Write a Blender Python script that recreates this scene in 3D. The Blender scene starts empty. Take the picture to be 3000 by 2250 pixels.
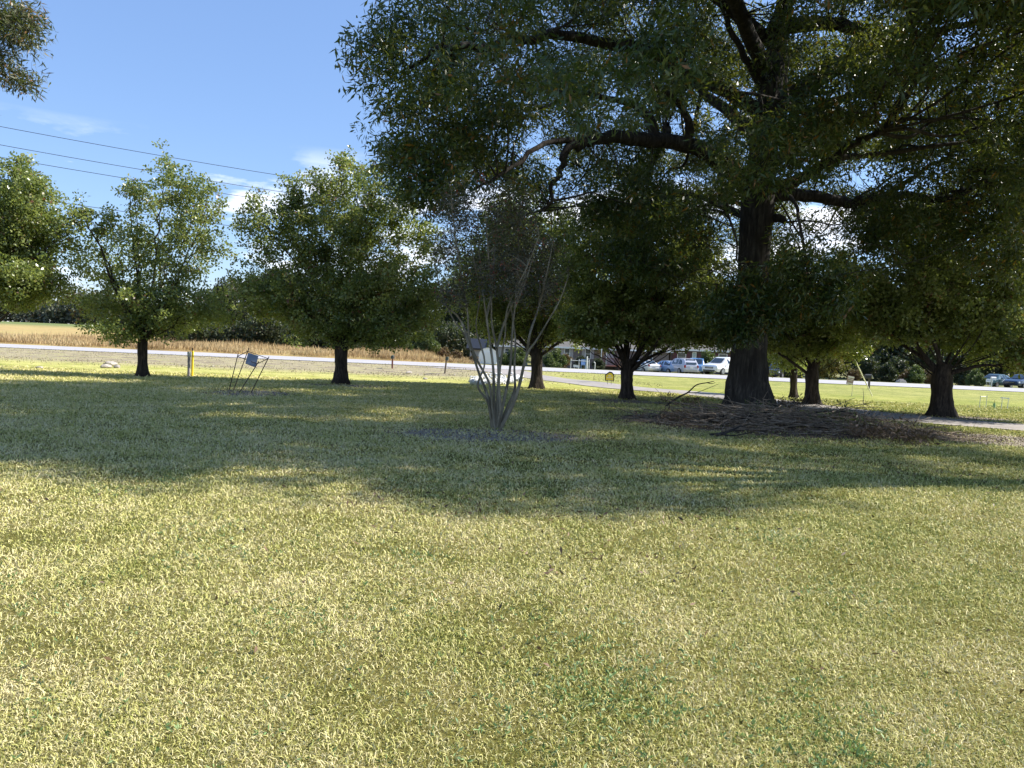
import bpy, math, random
import numpy as np
from mathutils import Matrix, Vector

# ------------------------------------------------------------------ scene, camera, world, sun
scene = bpy.context.scene
COL = scene.collection
RNG = np.random.default_rng(11)
R = math.radians
F = 2224.0; HZ = 1003.0; PITCH = math.atan((1125 - HZ) / F); ROLL = R(2.3); CAMZ = 1.6
cam = bpy.data.cameras.new("camera"); camo = bpy.data.objects.new("camera", cam); COL.objects.link(camo)
CM = Matrix.Rotation(R(90) - PITCH, 4, 'X') @ Matrix.Rotation(ROLL, 4, 'Z')
camo.matrix_world = Matrix.Translation((0, 0, CAMZ)) @ CM
cam.sensor_width = 36.0; cam.lens = F / 3000 * 36.0; cam.clip_start = 0.05; cam.clip_end = 3000
scene.camera = camo
scene.view_settings.view_transform = 'Standard'; scene.view_settings.look = 'None'
scene.view_settings.gamma = 1.0; scene.view_settings.use_curve_mapping = False
scene.view_settings.exposure = 0.95
scene.cycles.max_bounces = 6; scene.cycles.diffuse_bounces = 3; scene.cycles.transmission_bounces = 3
scene.cycles.sample_clamp_indirect = 4.0
SUN_AZ, SUN_EL = R(79), R(42)
sd = Vector((math.sin(SUN_AZ) * math.cos(SUN_EL), math.cos(SUN_AZ) * math.cos(SUN_EL), math.sin(SUN_EL)))
sun = bpy.data.lights.new("sun", 'SUN'); sun.energy = 5.0; sun.angle = R(0.53); sun.color = (1.0, 0.955, 0.87)
suno = bpy.data.objects.new("sun", sun); COL.objects.link(suno)
suno.rotation_euler = (-sd).to_track_quat('-Z', 'Y').to_euler()
world = bpy.data.worlds.new("World"); scene.world = world; world.use_nodes = True


class NT:
    """small node helper"""
    def __init__(s, tree): s.t = tree; s.n = tree.nodes; s.l = tree.links
    def new(s, typ, **kw):
        n = s.n.new(typ)
        for k, v in kw.items(): setattr(n, k, v)
        return n
    def put(s, sock, v):
        if hasattr(v, 'is_output'): s.l.new(v, sock)
        elif isinstance(v, (tuple, list)) and len(v) == 3 and sock.type == 'RGBA': sock.default_value = (*v, 1)
        else: sock.default_value = v
    def math(s, op, a, b=0.0, c=None, clamp=False):
        n = s.new('ShaderNodeMath', operation=op, use_clamp=clamp); s.put(n.inputs[0], a); s.put(n.inputs[1], b)
        if c is not None: s.put(n.inputs[2], c)
        return n.outputs[0]
    def mapr(s, v, a, b, c=0.0, d=1.0):
        n = s.new('ShaderNodeMapRange'); s.put(n.inputs[0], v)
        for i, q in enumerate((a, b, c, d)): s.put(n.inputs[i + 1], q)
        return n.outputs[0]
    def mix(s, f, a, b, blend='MIX'):
        n = s.new('ShaderNodeMix', data_type='RGBA', blend_type=blend)
        s.put(n.inputs[0], f); s.put(n.inputs[6], a); s.put(n.inputs[7], b); return n.outputs[2]
    def noise(s, vec, scale, detail=3.0, rough=0.55, dist=0.0):
        n = s.new('ShaderNodeTexNoise'); s.put(n.inputs['Scale'], scale); s.put(n.inputs['Detail'], detail)
        s.put(n.inputs['Roughness'], rough); s.put(n.inputs['Distortion'], dist)
        if vec is not None: s.l.new(vec, n.inputs['Vector'])
        return n.outputs[0]
    def ramp(s, v, pts):
        n = s.new('ShaderNodeValToRGB'); e = n.color_ramp.elements
        while len(e) < len(pts): e.new(0.5)
        for i, (p, c) in enumerate(pts): e[i].position = p; e[i].color = (*c, 1)
        s.put(n.inputs[0], v); return n.outputs[0]
    def scalev(s, vec, sc):
        n = s.new('ShaderNodeVectorMath', operation='MULTIPLY'); s.l.new(vec, n.inputs[0]); n.inputs[1].default_value = sc
        return n.outputs[0]


wt = NT(world.node_tree); wt.n.clear()
sky = wt.new('ShaderNodeTexSky', sky_type='NISHITA', sun_disc=False, sun_elevation=SUN_EL, sun_rotation=SUN_AZ)
sky.air_density = 1.0; sky.dust_density = 0.1; sky.ozone_density = 3.0
tc = wt.new('ShaderNodeTexCoord')
sep = wt.new('ShaderNodeSeparateXYZ'); wt.l.new(tc.outputs['Generated'], sep.inputs[0])
cn = wt.noise(wt.scalev(tc.outputs['Generated'], (1.0, 1.0, 3.6)), 5.2, 7.0, 0.55)
band = wt.math('MULTIPLY', wt.mapr(sep.outputs[2], 0.02, 0.07), wt.mapr(sep.outputs[2], 0.23, 0.17))
cmask = wt.math('MULTIPLY', wt.mapr(cn, 0.49, 0.59), band)
hs_ = wt.new('ShaderNodeHueSaturation'); hs_.inputs['Saturation'].default_value = 1.0; hs_.inputs['Value'].default_value = 1.0
wt.l.new(sky.outputs[0], hs_.inputs['Color'])
skyb = wt.mix(0.5, hs_.outputs[0], (1.05, 1.82, 3.75))
skyc = wt.mix(cmask, skyb, (6.5, 6.7, 7.2))
bg = wt.new('ShaderNodeBackground'); wt.l.new(skyc, bg.inputs[0]); bg.inputs[1].default_value = 0.122
wo = wt.new('ShaderNodeOutputWorld'); wt.l.new(bg.outputs[0], wo.inputs[0])

# ------------------------------------------------------------------ terrain function and photo rays
def sst(a, b, x):
    t = np.clip((np.asarray(x, float) - a) / (b - a), 0, 1); return t * t * (3 - 2 * t)
def zf(x, y):
    x = np.asarray(x, float); y = np.asarray(y, float)
    z = -0.0115 * np.clip(y - 4, 0, 57) - 0.0036 * np.clip(x, -120, 120) * sst(20, 60, y)
    d = 0.42 * (1 - 0.9 * sst(-6, -2, x)) + 0.12 * sst(22, 30, x)
    z = z - d * np.exp(-((y - 50) / 4.8) ** 2)
    z = z + 0.08 * sst(61, 69, y)
    left = 1 - sst(-12, 0, x)
    z = z + left * 1.9 * sst(75, 260, y) - (1 - left) * 0.62 * sst(69, 88, y)
    z = z + 0.02 * np.sin(x * 0.7 + 1) * np.sin(y * 0.55) * (1 - sst(58, 61, y))
    return z
M3 = CM.to_3x3()
def ray(px, py):
    v = M3 @ Vector(((px - 1500) / F, -(py - 1125) / F, -1.0)); return v / v.y
def at(px, py, D):
    v = ray(px, py) * D; return Vector((v.x, D, v.z + CAMZ))
def G(px, py, ymax=400):
    v = ray(px, py); ys = np.arange(2, ymax, 0.05)
    d = v.z * ys + CAMZ - zf(v.x * ys, ys)
    i = int(np.argmax(d <= 0))
    y = ys[i] if d[i] <= 0 else ymax
    return Vector((v.x * y, y, float(zf(v.x * y, y))))
def onG(x, y): return Vector((x, y, float(zf(x, y))))

# ------------------------------------------------------------------ materials
MATS = {}
def newmat(name):
    m = bpy.data.materials.new(name); m.use_nodes = True; t = NT(m.node_tree); t.n.clear(); MATS[name] = m
    out = t.new('ShaderNodeOutputMaterial'); return m, t, out
def objco(t): return t.new('ShaderNodeTexCoord').outputs['Object']
def bsdf(t, out, col, rough=0.7, bump=None, bs=0.3, metal=0.0, spec=0.5, dist=0.02):
    b = t.new('ShaderNodeBsdfPrincipled'); t.put(b.inputs['Base Color'], col); t.put(b.inputs['Roughness'], rough)
    t.put(b.inputs['Metallic'], metal); t.put(b.inputs['Specular IOR Level'], spec)
    if bump is not None:
        bn = t.new('ShaderNodeBump'); bn.inputs['Strength'].default_value = bs; bn.inputs['Distance'].default_value = dist
        t.l.new(bump, bn.inputs['Height']); t.l.new(bn.outputs[0], b.inputs['Normal'])
    if out is not None: t.l.new(b.outputs[0], out.inputs[0])
    return b
def simple(name, col, rough=0.6, var=0.25, scale=6.0, bump=0.15, metal=0.0, spec=0.4, stretch=(1, 1, 1)):
    m, t, out = newmat(name)
    v = t.scalev(objco(t), stretch)
    n = t.noise(v, scale, 5.0); n2 = t.noise(v, scale * 6, 3.0)
    f = t.math('ADD', t.math('MULTIPLY', n, 0.6), t.math('MULTIPLY', n2, 0.4))
    dark = tuple(c * (1 - var) for c in col); lite = tuple(min(1, c * (1 + var)) for c in col)
    bsdf(t, out, t.ramp(f, [(0.35, dark), (0.65, lite)]), rough, n2, bump, metal, spec); return m

def leafmat(name, stops, trans=0.3, rough=0.42, spec=0.5, tcol=(0.16, 0.22, 0.03)):
    m, t, out = newmat(name)
    a = t.new('ShaderNodeAttribute', attribute_name='tint')
    col = t.ramp(a.outputs['Fac'], stops)
    b = bsdf(t, None, col, rough, spec=spec)
    tr = t.new('ShaderNodeBsdfTranslucent'); t.put(tr.inputs[0], t.mix(0.6, col, tcol))
    mx = t.new('ShaderNodeMixShader'); mx.inputs[0].default_value = trans
    t.l.new(b.outputs[0], mx.inputs[1]); t.l.new(tr.outputs[0], mx.inputs[2]); t.l.new(mx.outputs[0], out.inputs[0])
    return m

leafmat('pear_leaf', [(0, (0.075, 0.115, 0.03)), (0.5, (0.18, 0.225, 0.06)), (0.86, (0.36, 0.39, 0.14)), (0.97, (0.17, 0.12, 0.05)), (1, (0.17, 0.05, 0.03))], 0.42, 0.34, 0.7, (0.38, 0.44, 0.07))  # palest stop raised to imitate glints on sunlit leaves
leafmat('oak_leaf', [(0, (0.018, 0.046, 0.014)), (0.5, (0.045, 0.09, 0.024)), (0.85, (0.13, 0.16, 0.036)), (0.97, (0.17, 0.12, 0.03)), (1, (0.24, 0.11, 0.02))], 0.34, 0.36, 0.6, (0.26, 0.28, 0.02))
leafmat('oak_leaf_faded', [(0, (0.05, 0.07, 0.03)), (0.55, (0.10, 0.11, 0.04)), (0.85, (0.17, 0.12, 0.06)), (1, (0.25, 0.12, 0.03))], 0.3, 0.45)
leafmat('myrtle_leaf', [(0, (0.03, 0.035, 0.018)), (0.6, (0.055, 0.05, 0.03)), (0.9, (0.09, 0.04, 0.03)), (1, (0.28, 0.05, 0.035))], 0.2)
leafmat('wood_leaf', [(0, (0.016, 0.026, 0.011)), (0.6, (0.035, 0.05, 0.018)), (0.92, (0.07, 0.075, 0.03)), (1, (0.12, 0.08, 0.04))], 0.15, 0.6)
leafmat('hazed_leaf', [(0, (0.07, 0.08, 0.065)), (0.6, (0.12, 0.13, 0.09)), (0.9, (0.17, 0.15, 0.10)), (1, (0.17, 0.11, 0.07))], 0.15, 0.7)  # pale grey-green stands in for distance haze
leafmat('shrub_leaf', [(0, (0.04, 0.07, 0.02)), (0.6, (0.09, 0.13, 0.035)), (1, (0.19, 0.2, 0.06))], 0.25, 0.5)
leafmat('yellow_leaf', [(0, (0.10, 0.10, 0.02)), (0.6, (0.24, 0.2, 0.04)), (1, (0.34, 0.2, 0.05))], 0.25, 0.5)
leafmat('russet_leaf', [(0, (0.09, 0.045, 0.025)), (0.6, (0.17, 0.09, 0.04)), (1, (0.22, 0.17, 0.06))], 0.2, 0.5)
leafmat('dead_leaf', [(0, (0.06, 0.035, 0.02)), (0.6, (0.16, 0.09, 0.05)), (1, (0.33, 0.22, 0.13))], 0.1, 0.6)
leafmat('straw_stalk', [(0, (0.27, 0.18, 0.10)), (0.45, (0.46, 0.34, 0.18)), (0.8, (0.55, 0.44, 0.26)), (1, (0.30, 0.29, 0.12))], 0.25, 0.7, 0.2, (0.5, 0.35, 0.15))

def barkmat(name, a, b, scale=9):
    m, t, out = newmat(name); v = t.scalev(objco(t), (1, 1, 0.16))
    w = t.noise(v, scale, 6.0, 0.65, 0.6); n = t.noise(objco(t), 2.0, 3)
    col = t.mix(t.mapr(n, 0.35, 0.7), t.ramp(w, [(0.38, tuple(c * 0.35 for c in a)), (0.5, a), (0.7, b)]), tuple(c * 0.7 for c in a))
    bsdf(t, out, col, 0.9, w, 0.9, spec=0.15, dist=0.06); return m
barkmat('oak_bark', (0.055, 0.048, 0.042), (0.14, 0.125, 0.108))
barkmat('pear_bark', (0.055, 0.043, 0.034), (0.13, 0.10, 0.078), 16)
barkmat('myrtle_bark', (0.26, 0.225, 0.155), (0.46, 0.41, 0.31), 7)
barkmat('stick_bark', (0.30, 0.235, 0.17), (0.54, 0.45, 0.34), 10)

# lawn ground + blade colours share the same patchiness
BEDS = []   # filled below: (cx, cy, rx, ry, kind)
def lawn_color(t, co, fac_extra):
    big = t.noise(co, 0.45, 4.0, 0.6); mid = t.noise(co, 1.7, 4.0, 0.6); red = t.noise(co, 1.1, 5.0, 0.7)
    xx = t.new('ShaderNodeSeparateXYZ'); t.l.new(co, xx.inputs[0])
    rightg = t.mapr(xx.outputs[0], -2.0, 9.0, -0.04, 0.16)
    g = t.math('ADD', t.math('ADD', t.mapr(big, 0.3, 0.7, -0.13, 0.15), t.mapr(mid, 0.35, 0.65, -0.12, 0.12)), rightg)
    v = t.math('ADD', fac_extra, g)
    col = t.ramp(v, [(0.0, (0.74, 0.65, 0.37)), (0.32, (0.60, 0.56, 0.205)), (0.57, (0.385, 0.385, 0.10)), (0.83, (0.19, 0.235, 0.045)), (1.0, (0.085, 0.165, 0.045))])
    return t.mix(t.mapr(red, 0.64, 0.74, 0, 0.6), col, (0.36, 0.24, 0.15)), xx

GR = [("crape", 1452, 1262, 3.6, 1.5), ]
# ------------------------------------------------------------------ mesh helpers
def mesh_from(name, V, Q, nside, mat, tint=None, smooth=False):
    me = bpy.data.meshes.new(name); V = np.ascontiguousarray(V, dtype=np.float32); Q = np.ascontiguousarray(Q, dtype=np.int32)
    nf = len(Q); me.vertices.add(len(V)); me.vertices.foreach_set('co', V.ravel())
    me.loops.add(nf * nside); me.loops.foreach_set('vertex_index', Q.ravel())
    me.polygons.add(nf); me.polygons.foreach_set('loop_start', np.arange(nf, dtype=np.int32) * nside)
    if smooth: me.polygons.foreach_set('use_smooth', np.ones(nf, dtype=bool))
    me.update(calc_edges=True)
    if tint is not None:
        a = me.attributes.new('tint', 'FLOAT', 'FACE'); a.data.foreach_set('value', np.ascontiguousarray(tint, dtype=np.float32))
    me.materials.append(MATS[mat]); return me
def link(name, me, parent=None, loc=None):
    o = bpy.data.objects.new(name, me); COL.objects.link(o)
    if parent is not None: o.parent = parent
    if loc is not None: o.location = loc
    return o
def tag(o, label=None, cat=None, group=None, kind=None):
    if label: o['label'] = label
    if cat: o['category'] = cat
    if group: o['group'] = group
    if kind: o['kind'] = kind
    return o
def empty(name, loc, label=None, cat=None, group=None, rz=0.0):
    o = bpy.data.objects.new(name, None); COL.objects.link(o); o.location = loc; o.rotation_euler = (0, 0, rz)
    o.empty_display_size = 0.2
    return tag(o, label, cat, group)
def copy_tree(o, parent=None):
    c = o.copy(); COL.objects.link(c); c.parent = parent
    for ch in list(o.children):
        cc = copy_tree(ch, c)
    return c
def unit(v): return v / (np.linalg.norm(v, axis=-1, keepdims=True) + 1e-9)

class MB:
    def __init__(s): s.v = []; s.f = []
    def add(s, V, Fc):
        b = len(s.v); s.v += [tuple(map(float, p)) for p in V]; s.f += [tuple(b + i for i in f) for f in Fc]; return s
    def box(s, c, d, rot=None, taper=1.0):
        x, y, z = (q / 2 for q in d)
        P = [Vector((sx * x * (taper if sz > 0 else 1), sy * y * (taper if sz > 0 else 1), sz * z)) for sz in (-1, 1) for sx, sy in ((-1, -1), (1, -1), (1, 1), (-1, 1))]
        if rot is not None: P = [rot @ p for p in P]
        P = [p + Vector(c) for p in P]
        return s.add(P, [(3, 2, 1, 0), (4, 5, 6, 7), (0, 1, 5, 4), (1, 2, 6, 5), (2, 3, 7, 6), (3, 0, 4, 7)])
    def tube(s, pts, rad, n=6, caps=True):
        V, Q, C = tube_arrays([np.array([tuple(p) for p in pts])], [np.broadcast_to(np.array(rad, float), (len(pts),))], n)
        s.add(V, [tuple(q) for q in Q])
        if caps: b = len(s.v) - len(V); s.f += [tuple(b + i for i in range(n))[::-1], tuple(b + len(V) - n + i for i in range(n))]
        return s
    def cyl(s, p0, p1, r, n=10): return s.tube([p0, p1], [r, r] if not isinstance(r, (tuple, list)) else r, n)
    def prism(s, poly, axis, a, b):
        """poly of 2D points extruded along axis between a and b"""
        n = len(poly)
        def mk(p, q): return {'x': (q, p[0], p[1]), 'y': (p[0], q, p[1]), 'z': (p[0], p[1], q)}[axis]
        V = [mk(p, a) for p in poly] + [mk(p, b) for p in poly]
        return s.add(V, [tuple(range(n)), tuple(range(2 * n - 1, n - 1, -1))] + [(i, n + i, n + (i + 1) % n, (i + 1) % n) for i in range(n)])
    def build(s, name, mat, parent=None, loc=None, bevel=0.0, smooth=False, label=None):
        me = bpy.data.meshes.new(name); me.from_pydata(s.v, [], s.f); me.materials.append(MATS[mat])
        import bmesh
        bm = bmesh.new(); bm.from_mesh(me); bmesh.ops.recalc_face_normals(bm, faces=bm.faces)
        if bevel: bmesh.ops.bevel(bm, geom=[e for e in bm.edges if len(e.link_faces) == 2 and e.calc_face_angle(0) > 0.5], offset=bevel, segments=2, affect='EDGES', clamp_overlap=True)
        bm.to_mesh(me); bm.free()
        if smooth:
            for p in me.polygons: p.use_smooth = True
        o = link(name, me, parent, loc)
        if label: o['label'] = label
        return o

def tube_arrays(paths, rads, n):
    """many tubes -> verts, quads ; paths list of (k,3)"""
    VV = []; QQ = []; base = 0
    ang = np.linspace(0, 2 * np.pi, n, endpoint=False)
    for P, r in zip(paths, rads):
        P = np.asarray(P, float); k = len(P)
        T = np.gradient(P, axis=0); T = unit(T)
        up = np.array([0.13, 0.97, 0.2]) if abs(T[0][1]) < 0.8 else np.array([0.97, 0.1, 0.2])
        A = unit(np.cross(T, up)); B = np.cross(T, A)
        ring = P[:, None, :] + np.asarray(r)[:, None, None] * (np.cos(ang)[None, :, None] * A[:, None, :] + np.sin(ang)[None, :, None] * B[:, None, :])
        VV.append(ring.reshape(-1, 3))
        i = np.arange(k - 1)[:, None] * n; j = np.arange(n)[None, :]; j2 = (j + 1) % n
        q = np.stack([i + j, i + j2, i + n + j2, i + n + j], -1).reshape(-1, 4) + base
        QQ.append(q); base += k * n
    return np.concatenate(VV), np.concatenate(QQ), base

def smooth_path(P, k=5):
    P = np.asarray([tuple(p) for p in P], float); n = len(P); out = []
    Pe = np.vstack([2 * P[0] - P[1], P, 2 * P[-1] - P[-2]])
    for i in range(n - 1):
        p0, p1, p2, p3 = Pe[i:i + 4]
        for t in np.linspace(0, 1, k, endpoint=False):
            out.append(0.5 * ((2 * p1) + (-p0 + p2) * t + (2 * p0 - 5 * p1 + 4 * p2 - p3) * t * t + (-p0 + 3 * p1 - 3 * p2 + p3) * t ** 3))
    out.append(P[-1]); return np.array(out)

def leaf_quads(C, per, spread, L, W, rng, droop=0.0, flat=1.0, fold=0.18):
    """per leaves round each centre C; returns verts, quads, tint"""
    n = len(C) * per
    ci = np.repeat(np.arange(len(C)), per)
    off = rng.normal(size=(n, 3)); off = unit(off) * (rng.random((n, 1)) ** 0.5) * spread
    off[:, 2] *= flat
    P = C[ci] + off
    d = rng.normal(size=(n, 3)) + unit(off) * 0.6; d[:, 2] -= droop; d = unit(d)
    s = unit(np.cross(d, rng.normal(size=(n, 3)))); nrm = np.cross(d, s)
    l = L * (0.65 + 0.7 * rng.random((n, 1))); w = W * (0.65 + 0.7 * rng.random((n, 1)))
    m = P + 0.5 * l * d - nrm * w * fold
    V = np.stack([P, m + 0.5 * w * s, P + l * d, m - 0.5 * w * s], 1).reshape(-1, 3)
    Q = np.arange(n * 4).reshape(-1, 4)
    ctint = rng.normal(0.45, 0.2, len(C))
    tint = np.clip(ctint[ci] + rng.normal(0, 0.16, n), 0, 1)
    br = rng.random(n) < 0.015; tint[br] = 1.0
    return V, Q, tint

def nearest_twigs(C, LP, LT, rng, r0=0.014):
    """curved twig from a limb point to each cluster centre"""
    paths = []; rads = []
    for c in C:
        d = LP - c; dist = np.linalg.norm(d, axis=1); pen = dist + 0.55 * np.clip(LP[:, 2] - c[2] + 0.2 * dist, 0, None)
        j = int(np.argmin(pen)); p = LP[j]; L = dist[j]
        if L < 0.12: continue
        mid = (p + c) / 2 + rng.normal(size=3) * 0.09 * L + np.array([0, 0, 0.06 * L])
        paths.append(np.array([p, mid, c])); r = min(r0 + 0.006 * L, LT[j] * 0.8)
        rads.append(np.array([r, r * 0.65, r * 0.3]))
    return paths, rads

def build_tree(name, label, base, trunk_pts, trunk_r, limbs, clusters, leaf, bark, cat='tree', group=None, seed=1, nside=10, leaf_n=40,
               leaf_spread=0.3, leaf_L=0.07, leaf_W=0.055, droop=0.2, flat=0.8, twig_r=0.012, flare=1.6, second=0):
    rng = np.random.default_rng(seed); b = np.array(tuple(base))
    root = empty(name, base, label, cat, group)
    tp = smooth_path(trunk_pts, 5) - b; k = len(tp)
    tr = np.interp(np.linspace(0, 1, k), np.linspace(0, 1, len(trunk_r)), trunk_r)
    h = tp[:, 2]; tr = tr * (1 + (flare - 1) * np.exp(-np.clip(h, 0, None) / (trunk_r[0] * 1.3)))
    paths = [tp]; rads = [tr]
    LP = [tp[k // 2:]]; LT = [tr[k // 2:]]
    V1, Q1, nb = tube_arrays(paths, rads, max(nside * 2, 14))
    # ribs on the trunk
    ang = np.arctan2(V1[:, 1] - np.repeat(tp[:, 1], max(nside * 2, 14)), V1[:, 0] - np.repeat(tp[:, 0], max(nside * 2, 14)))
    c = np.repeat(tp, max(nside * 2, 14), axis=0); rr = V1 - c
    fl = np.exp(-np.clip(V1[:, 2], 0, None) / (trunk_r[0] * 2))[:, None]
    V1 = c + rr * (1 + (0.03 + 0.12 * fl) * np.sin(ang * 5 + seed)[:, None] + 0.03 * rng.normal(size=(len(V1), 1)))
    lp = []; lr = []
    for P, ra, rb in limbs:
        sp = smooth_path(P, 5) - b
        if len(sp) > 6:
            jit = rng.normal(size=sp.shape) * np.linspace(0, 1, len(sp))[:, None] * 0.035 * np.linalg.norm(sp[-1] - sp[0]) * 0.5
            sp = sp + jit * 0.6
        r = np.linspace(1, 0, len(sp)) ** 0.8 * (ra - rb) + rb
        lp.append(sp); lr.append(r); LP.append(sp[1:]); LT.append(r[1:])
    V2, Q2, nb2 = tube_arrays(lp, lr, max(6, nside - 2))
    WV = [V1, V2]; WQ = [Q1, Q2 + nb]; wn = nb + nb2
    LPa = np.vstack(LP); LTa = np.concatenate(LT)
    C = np.asarray(clusters) - b
    if second > 300:
        idx = rng.choice(len(C), 90, replace=False); p, r = nearest_twigs(C[idx], LPa, LTa, rng, twig_r * 3)
        p = [smooth_path(q, 6) for q in p]; p = [q + np.sin(np.linspace(0, 3 * np.pi, len(q)))[:, None] * rng.normal(size=3) * .05 * np.linalg.norm(q[-1] - q[0]) for q in p]
        r = [np.linspace(q[0], q[-1], len(pp)) for q, pp in zip(r, p)]
        Vb, Qb, nb3 = tube_arrays(p, r, 6); WV.append(Vb); WQ.append(Qb + wn); wn += nb3
        LPa = np.vstack([LPa] + p); LTa = np.concatenate([LTa] + r)
    if second:                      # intermediate branches first, so twigs fork from them
        idx = rng.choice(len(C), min(second, len(C)), replace=False)
        p, r = nearest_twigs(C[idx], LPa, LTa, rng, twig_r * 1.3)
        p = [smooth_path(q, 5) for q in p]; p = [q + np.sin(np.linspace(0, 2 * np.pi, len(q)))[:, None] * rng.normal(size=3) * .05 * np.linalg.norm(q[-1] - q[0]) for q in p]; r = [np.linspace(q[0], q[-1], len(pp)) for q, pp in zip(r, p)]
        Vb, Qb, nb3 = tube_arrays(p, r, 5); WV.append(Vb); WQ.append(Qb + wn); wn += nb3
        LPa = np.vstack([LPa] + p); LTa = np.concatenate([LTa] + r)
    p, r = nearest_twigs(C, LPa, LTa, rng, twig_r)
    V3, Q3, _ = tube_arrays(p, r, 3); WV.append(V3); WQ.append(Q3 + wn)
    link('trunk', mesh_from('trunk', np.vstack(WV), np.vstack(WQ), 4, bark, smooth=True), root)
    V, Q, t = leaf_quads(C, leaf_n, leaf_spread, leaf_L, leaf_W, rng, droop, flat)
    link('crown', mesh_from('crown', V, Q, 4, leaf, t), root)
    return root

def blob_clusters(blobs, D, n, rng, depth=1.0):
    """clusters in the shells of ellipsoids seen at pixel spots, depth D"""
    W = np.array([b[2] * b[3] * max(b[2], b[3]) * (b[4] if len(b) > 4 else 1) for b in blobs], float); W /= W.sum()
    out = []; cen = []
    for b in blobs:
        c = at(b[0], b[1], D); rx = b[2] / F * D; rz = b[3] / F * D
        off = rng.uniform(-1, 1) * 1.1 * depth
        cen.append((np.array((c.x, D + off, c.z)), rx, max(rx, rz) * 1.1 * depth + 0.3, rz))
    idx = rng.choice(len(blobs), n, p=W)
    sub = {i: unit(rng.normal(size=(9, 3))) * 0.62 for i in range(len(blobs))}
    for i in idx:
        c, rx, ry, rz = cen[i]
        s = sub[i][rng.integers(9)] + rng.normal(size=3) * 0.3
        l = np.linalg.norm(s)
        if l > 1.05: s *= 1.05 / l
        out.append(c + s * np.array([rx, ry, rz]))
    return np.array(out), cen

# ------------------------------------------------------------------ ground, road, driveway
def bed(px, py, rx, ry, dark=1.0):
    g = G(px, py); BEDS.append((g.x, g.y, rx, ry, dark)); return g
bed(1440, 1274, 2.0, 1.15); bed(735, 1152, 1.35, 1.3); bed(1000, 1130, 1.7, 0.9)
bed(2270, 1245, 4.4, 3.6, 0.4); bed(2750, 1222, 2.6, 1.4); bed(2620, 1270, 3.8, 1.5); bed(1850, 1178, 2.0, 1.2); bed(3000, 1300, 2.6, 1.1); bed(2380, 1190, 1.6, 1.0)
def in_bed(x, y, grow=1.0):
    m = np.zeros(len(x), bool)
    for cx, cy, rx, ry, d in BEDS:
        m |= ((x - cx) / (rx * grow)) ** 2 + ((y - cy) / (ry * grow)) ** 2 < 1
    return m

def ground_mat():
    m, t, out = newmat('ground'); co = objco(t)
    fine = t.noise(co, 26.0, 6.0, 0.75); fib = t.noise(t.scalev(co, (1, 0.6, 1)), 90.0, 3.0, 0.7)
    col, xx = lawn_color(t, co, t.mapr(fine, 0.3, 0.7, 0.32, 0.62))
    col = t.mix(1.0, col, t.ramp(fib, [(0.3, (0.5, 0.5, 0.5)), (0.7, (1.15, 1.15, 1.1))]), 'MULTIPLY')
    y = xx.outputs[1]; x = xx.outputs[0]
    wob = t.noise(co, 0.5, 5.0, 0.65)
    # mown verge and dead grey bank along the ditch
    bn = t.noise(t.scalev(co, (0.35, 1, 1)), 1.4, 6.0, 0.75)
    bank = t.ramp(bn, [(0.3, (0.13, 0.105, 0.08)), (0.44, (0.26, 0.215, 0.15)), (0.54, (0.38, 0.33, 0.2)), (0.66, (0.29, 0.28, 0.11)), (0.8, (0.2, 0.22, 0.08))])
    col = t.mix(t.mapr(y, 30, 12), col, t.mix(1.0, col, (0.40, 0.37, 0.33), 'MULTIPLY'))  # near ground darkened under the blades, painted shade for the gaps
    bm = t.math('MULTIPLY', t.mapr(t.math('ADD', y, t.math('MULTIPLY', wob, 5)), 40, 46), t.mapr(x, 4, -4, 0.15, 1.0))
    col = t.mix(bm, col, bank)
    # soil and litter beds
    f = None
    for cx, cy, rx, ry, d in BEDS:
        a = t.math('DIVIDE', t.math('SUBTRACT', x, cx), rx); b = t.math('DIVIDE', t.math('SUBTRACT', y, cy), ry)
        r = t.math('SQRT', t.math('ADD', t.math('MULTIPLY', a, a), t.math('MULTIPLY', b, b)))
        r = t.math('ADD', r, t.math('MULTIPLY', wob, 0.5)); q = t.mapr(r, 1.35, 1.05)
        f = q if f is None else t.math('MAXIMUM', f, q)
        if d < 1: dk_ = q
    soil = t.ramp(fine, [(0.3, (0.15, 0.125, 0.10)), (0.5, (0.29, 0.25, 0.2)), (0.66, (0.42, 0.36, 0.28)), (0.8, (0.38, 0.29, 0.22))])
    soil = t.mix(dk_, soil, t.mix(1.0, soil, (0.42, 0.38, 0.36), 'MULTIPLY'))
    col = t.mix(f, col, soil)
    # field beyond the road, far lawn strip, yards to the right
    fn = t.noise(t.scalev(co, (0.3, 1, 1)), 0.35, 5.0, 0.7)
    field = t.ramp(fn, [(0.35, (0.30, 0.21, 0.09)), (0.5, (0.44, 0.32, 0.14)), (0.65, (0.34, 0.30, 0.11)), (0.8, (0.22, 0.25, 0.08))])
    field = t.mix(t.mapr(y, 165, 200), field, (0.17, 0.2, 0.075))
    yard = t.ramp(fn, [(0.35, (0.13, 0.14, 0.06)), (0.6, (0.24, 0.23, 0.10)), (0.75, (0.3, 0.24, 0.15))])
    far = t.mix(t.mapr(t.math('ADD', x, t.math('MULTIPLY', wob, 4)), -6, -1), field, yard)
    col = t.mix(t.mapr(y, 69.2, 69.8), col, far)
    h = t.math('ADD', t.math('MULTIPLY', fine, 0.7), t.math('MULTIPLY', fib, 0.5))
    bsdf(t, out, col, 0.95, h, 0.8, spec=0.1, dist=0.04)
ground_mat()
ys = np.unique(np.concatenate([np.arange(-40, 0, 4), np.arange(0, 76, 0.5), np.arange(76, 140, 2.0), np.arange(140, 900, 20.0)]))
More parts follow.
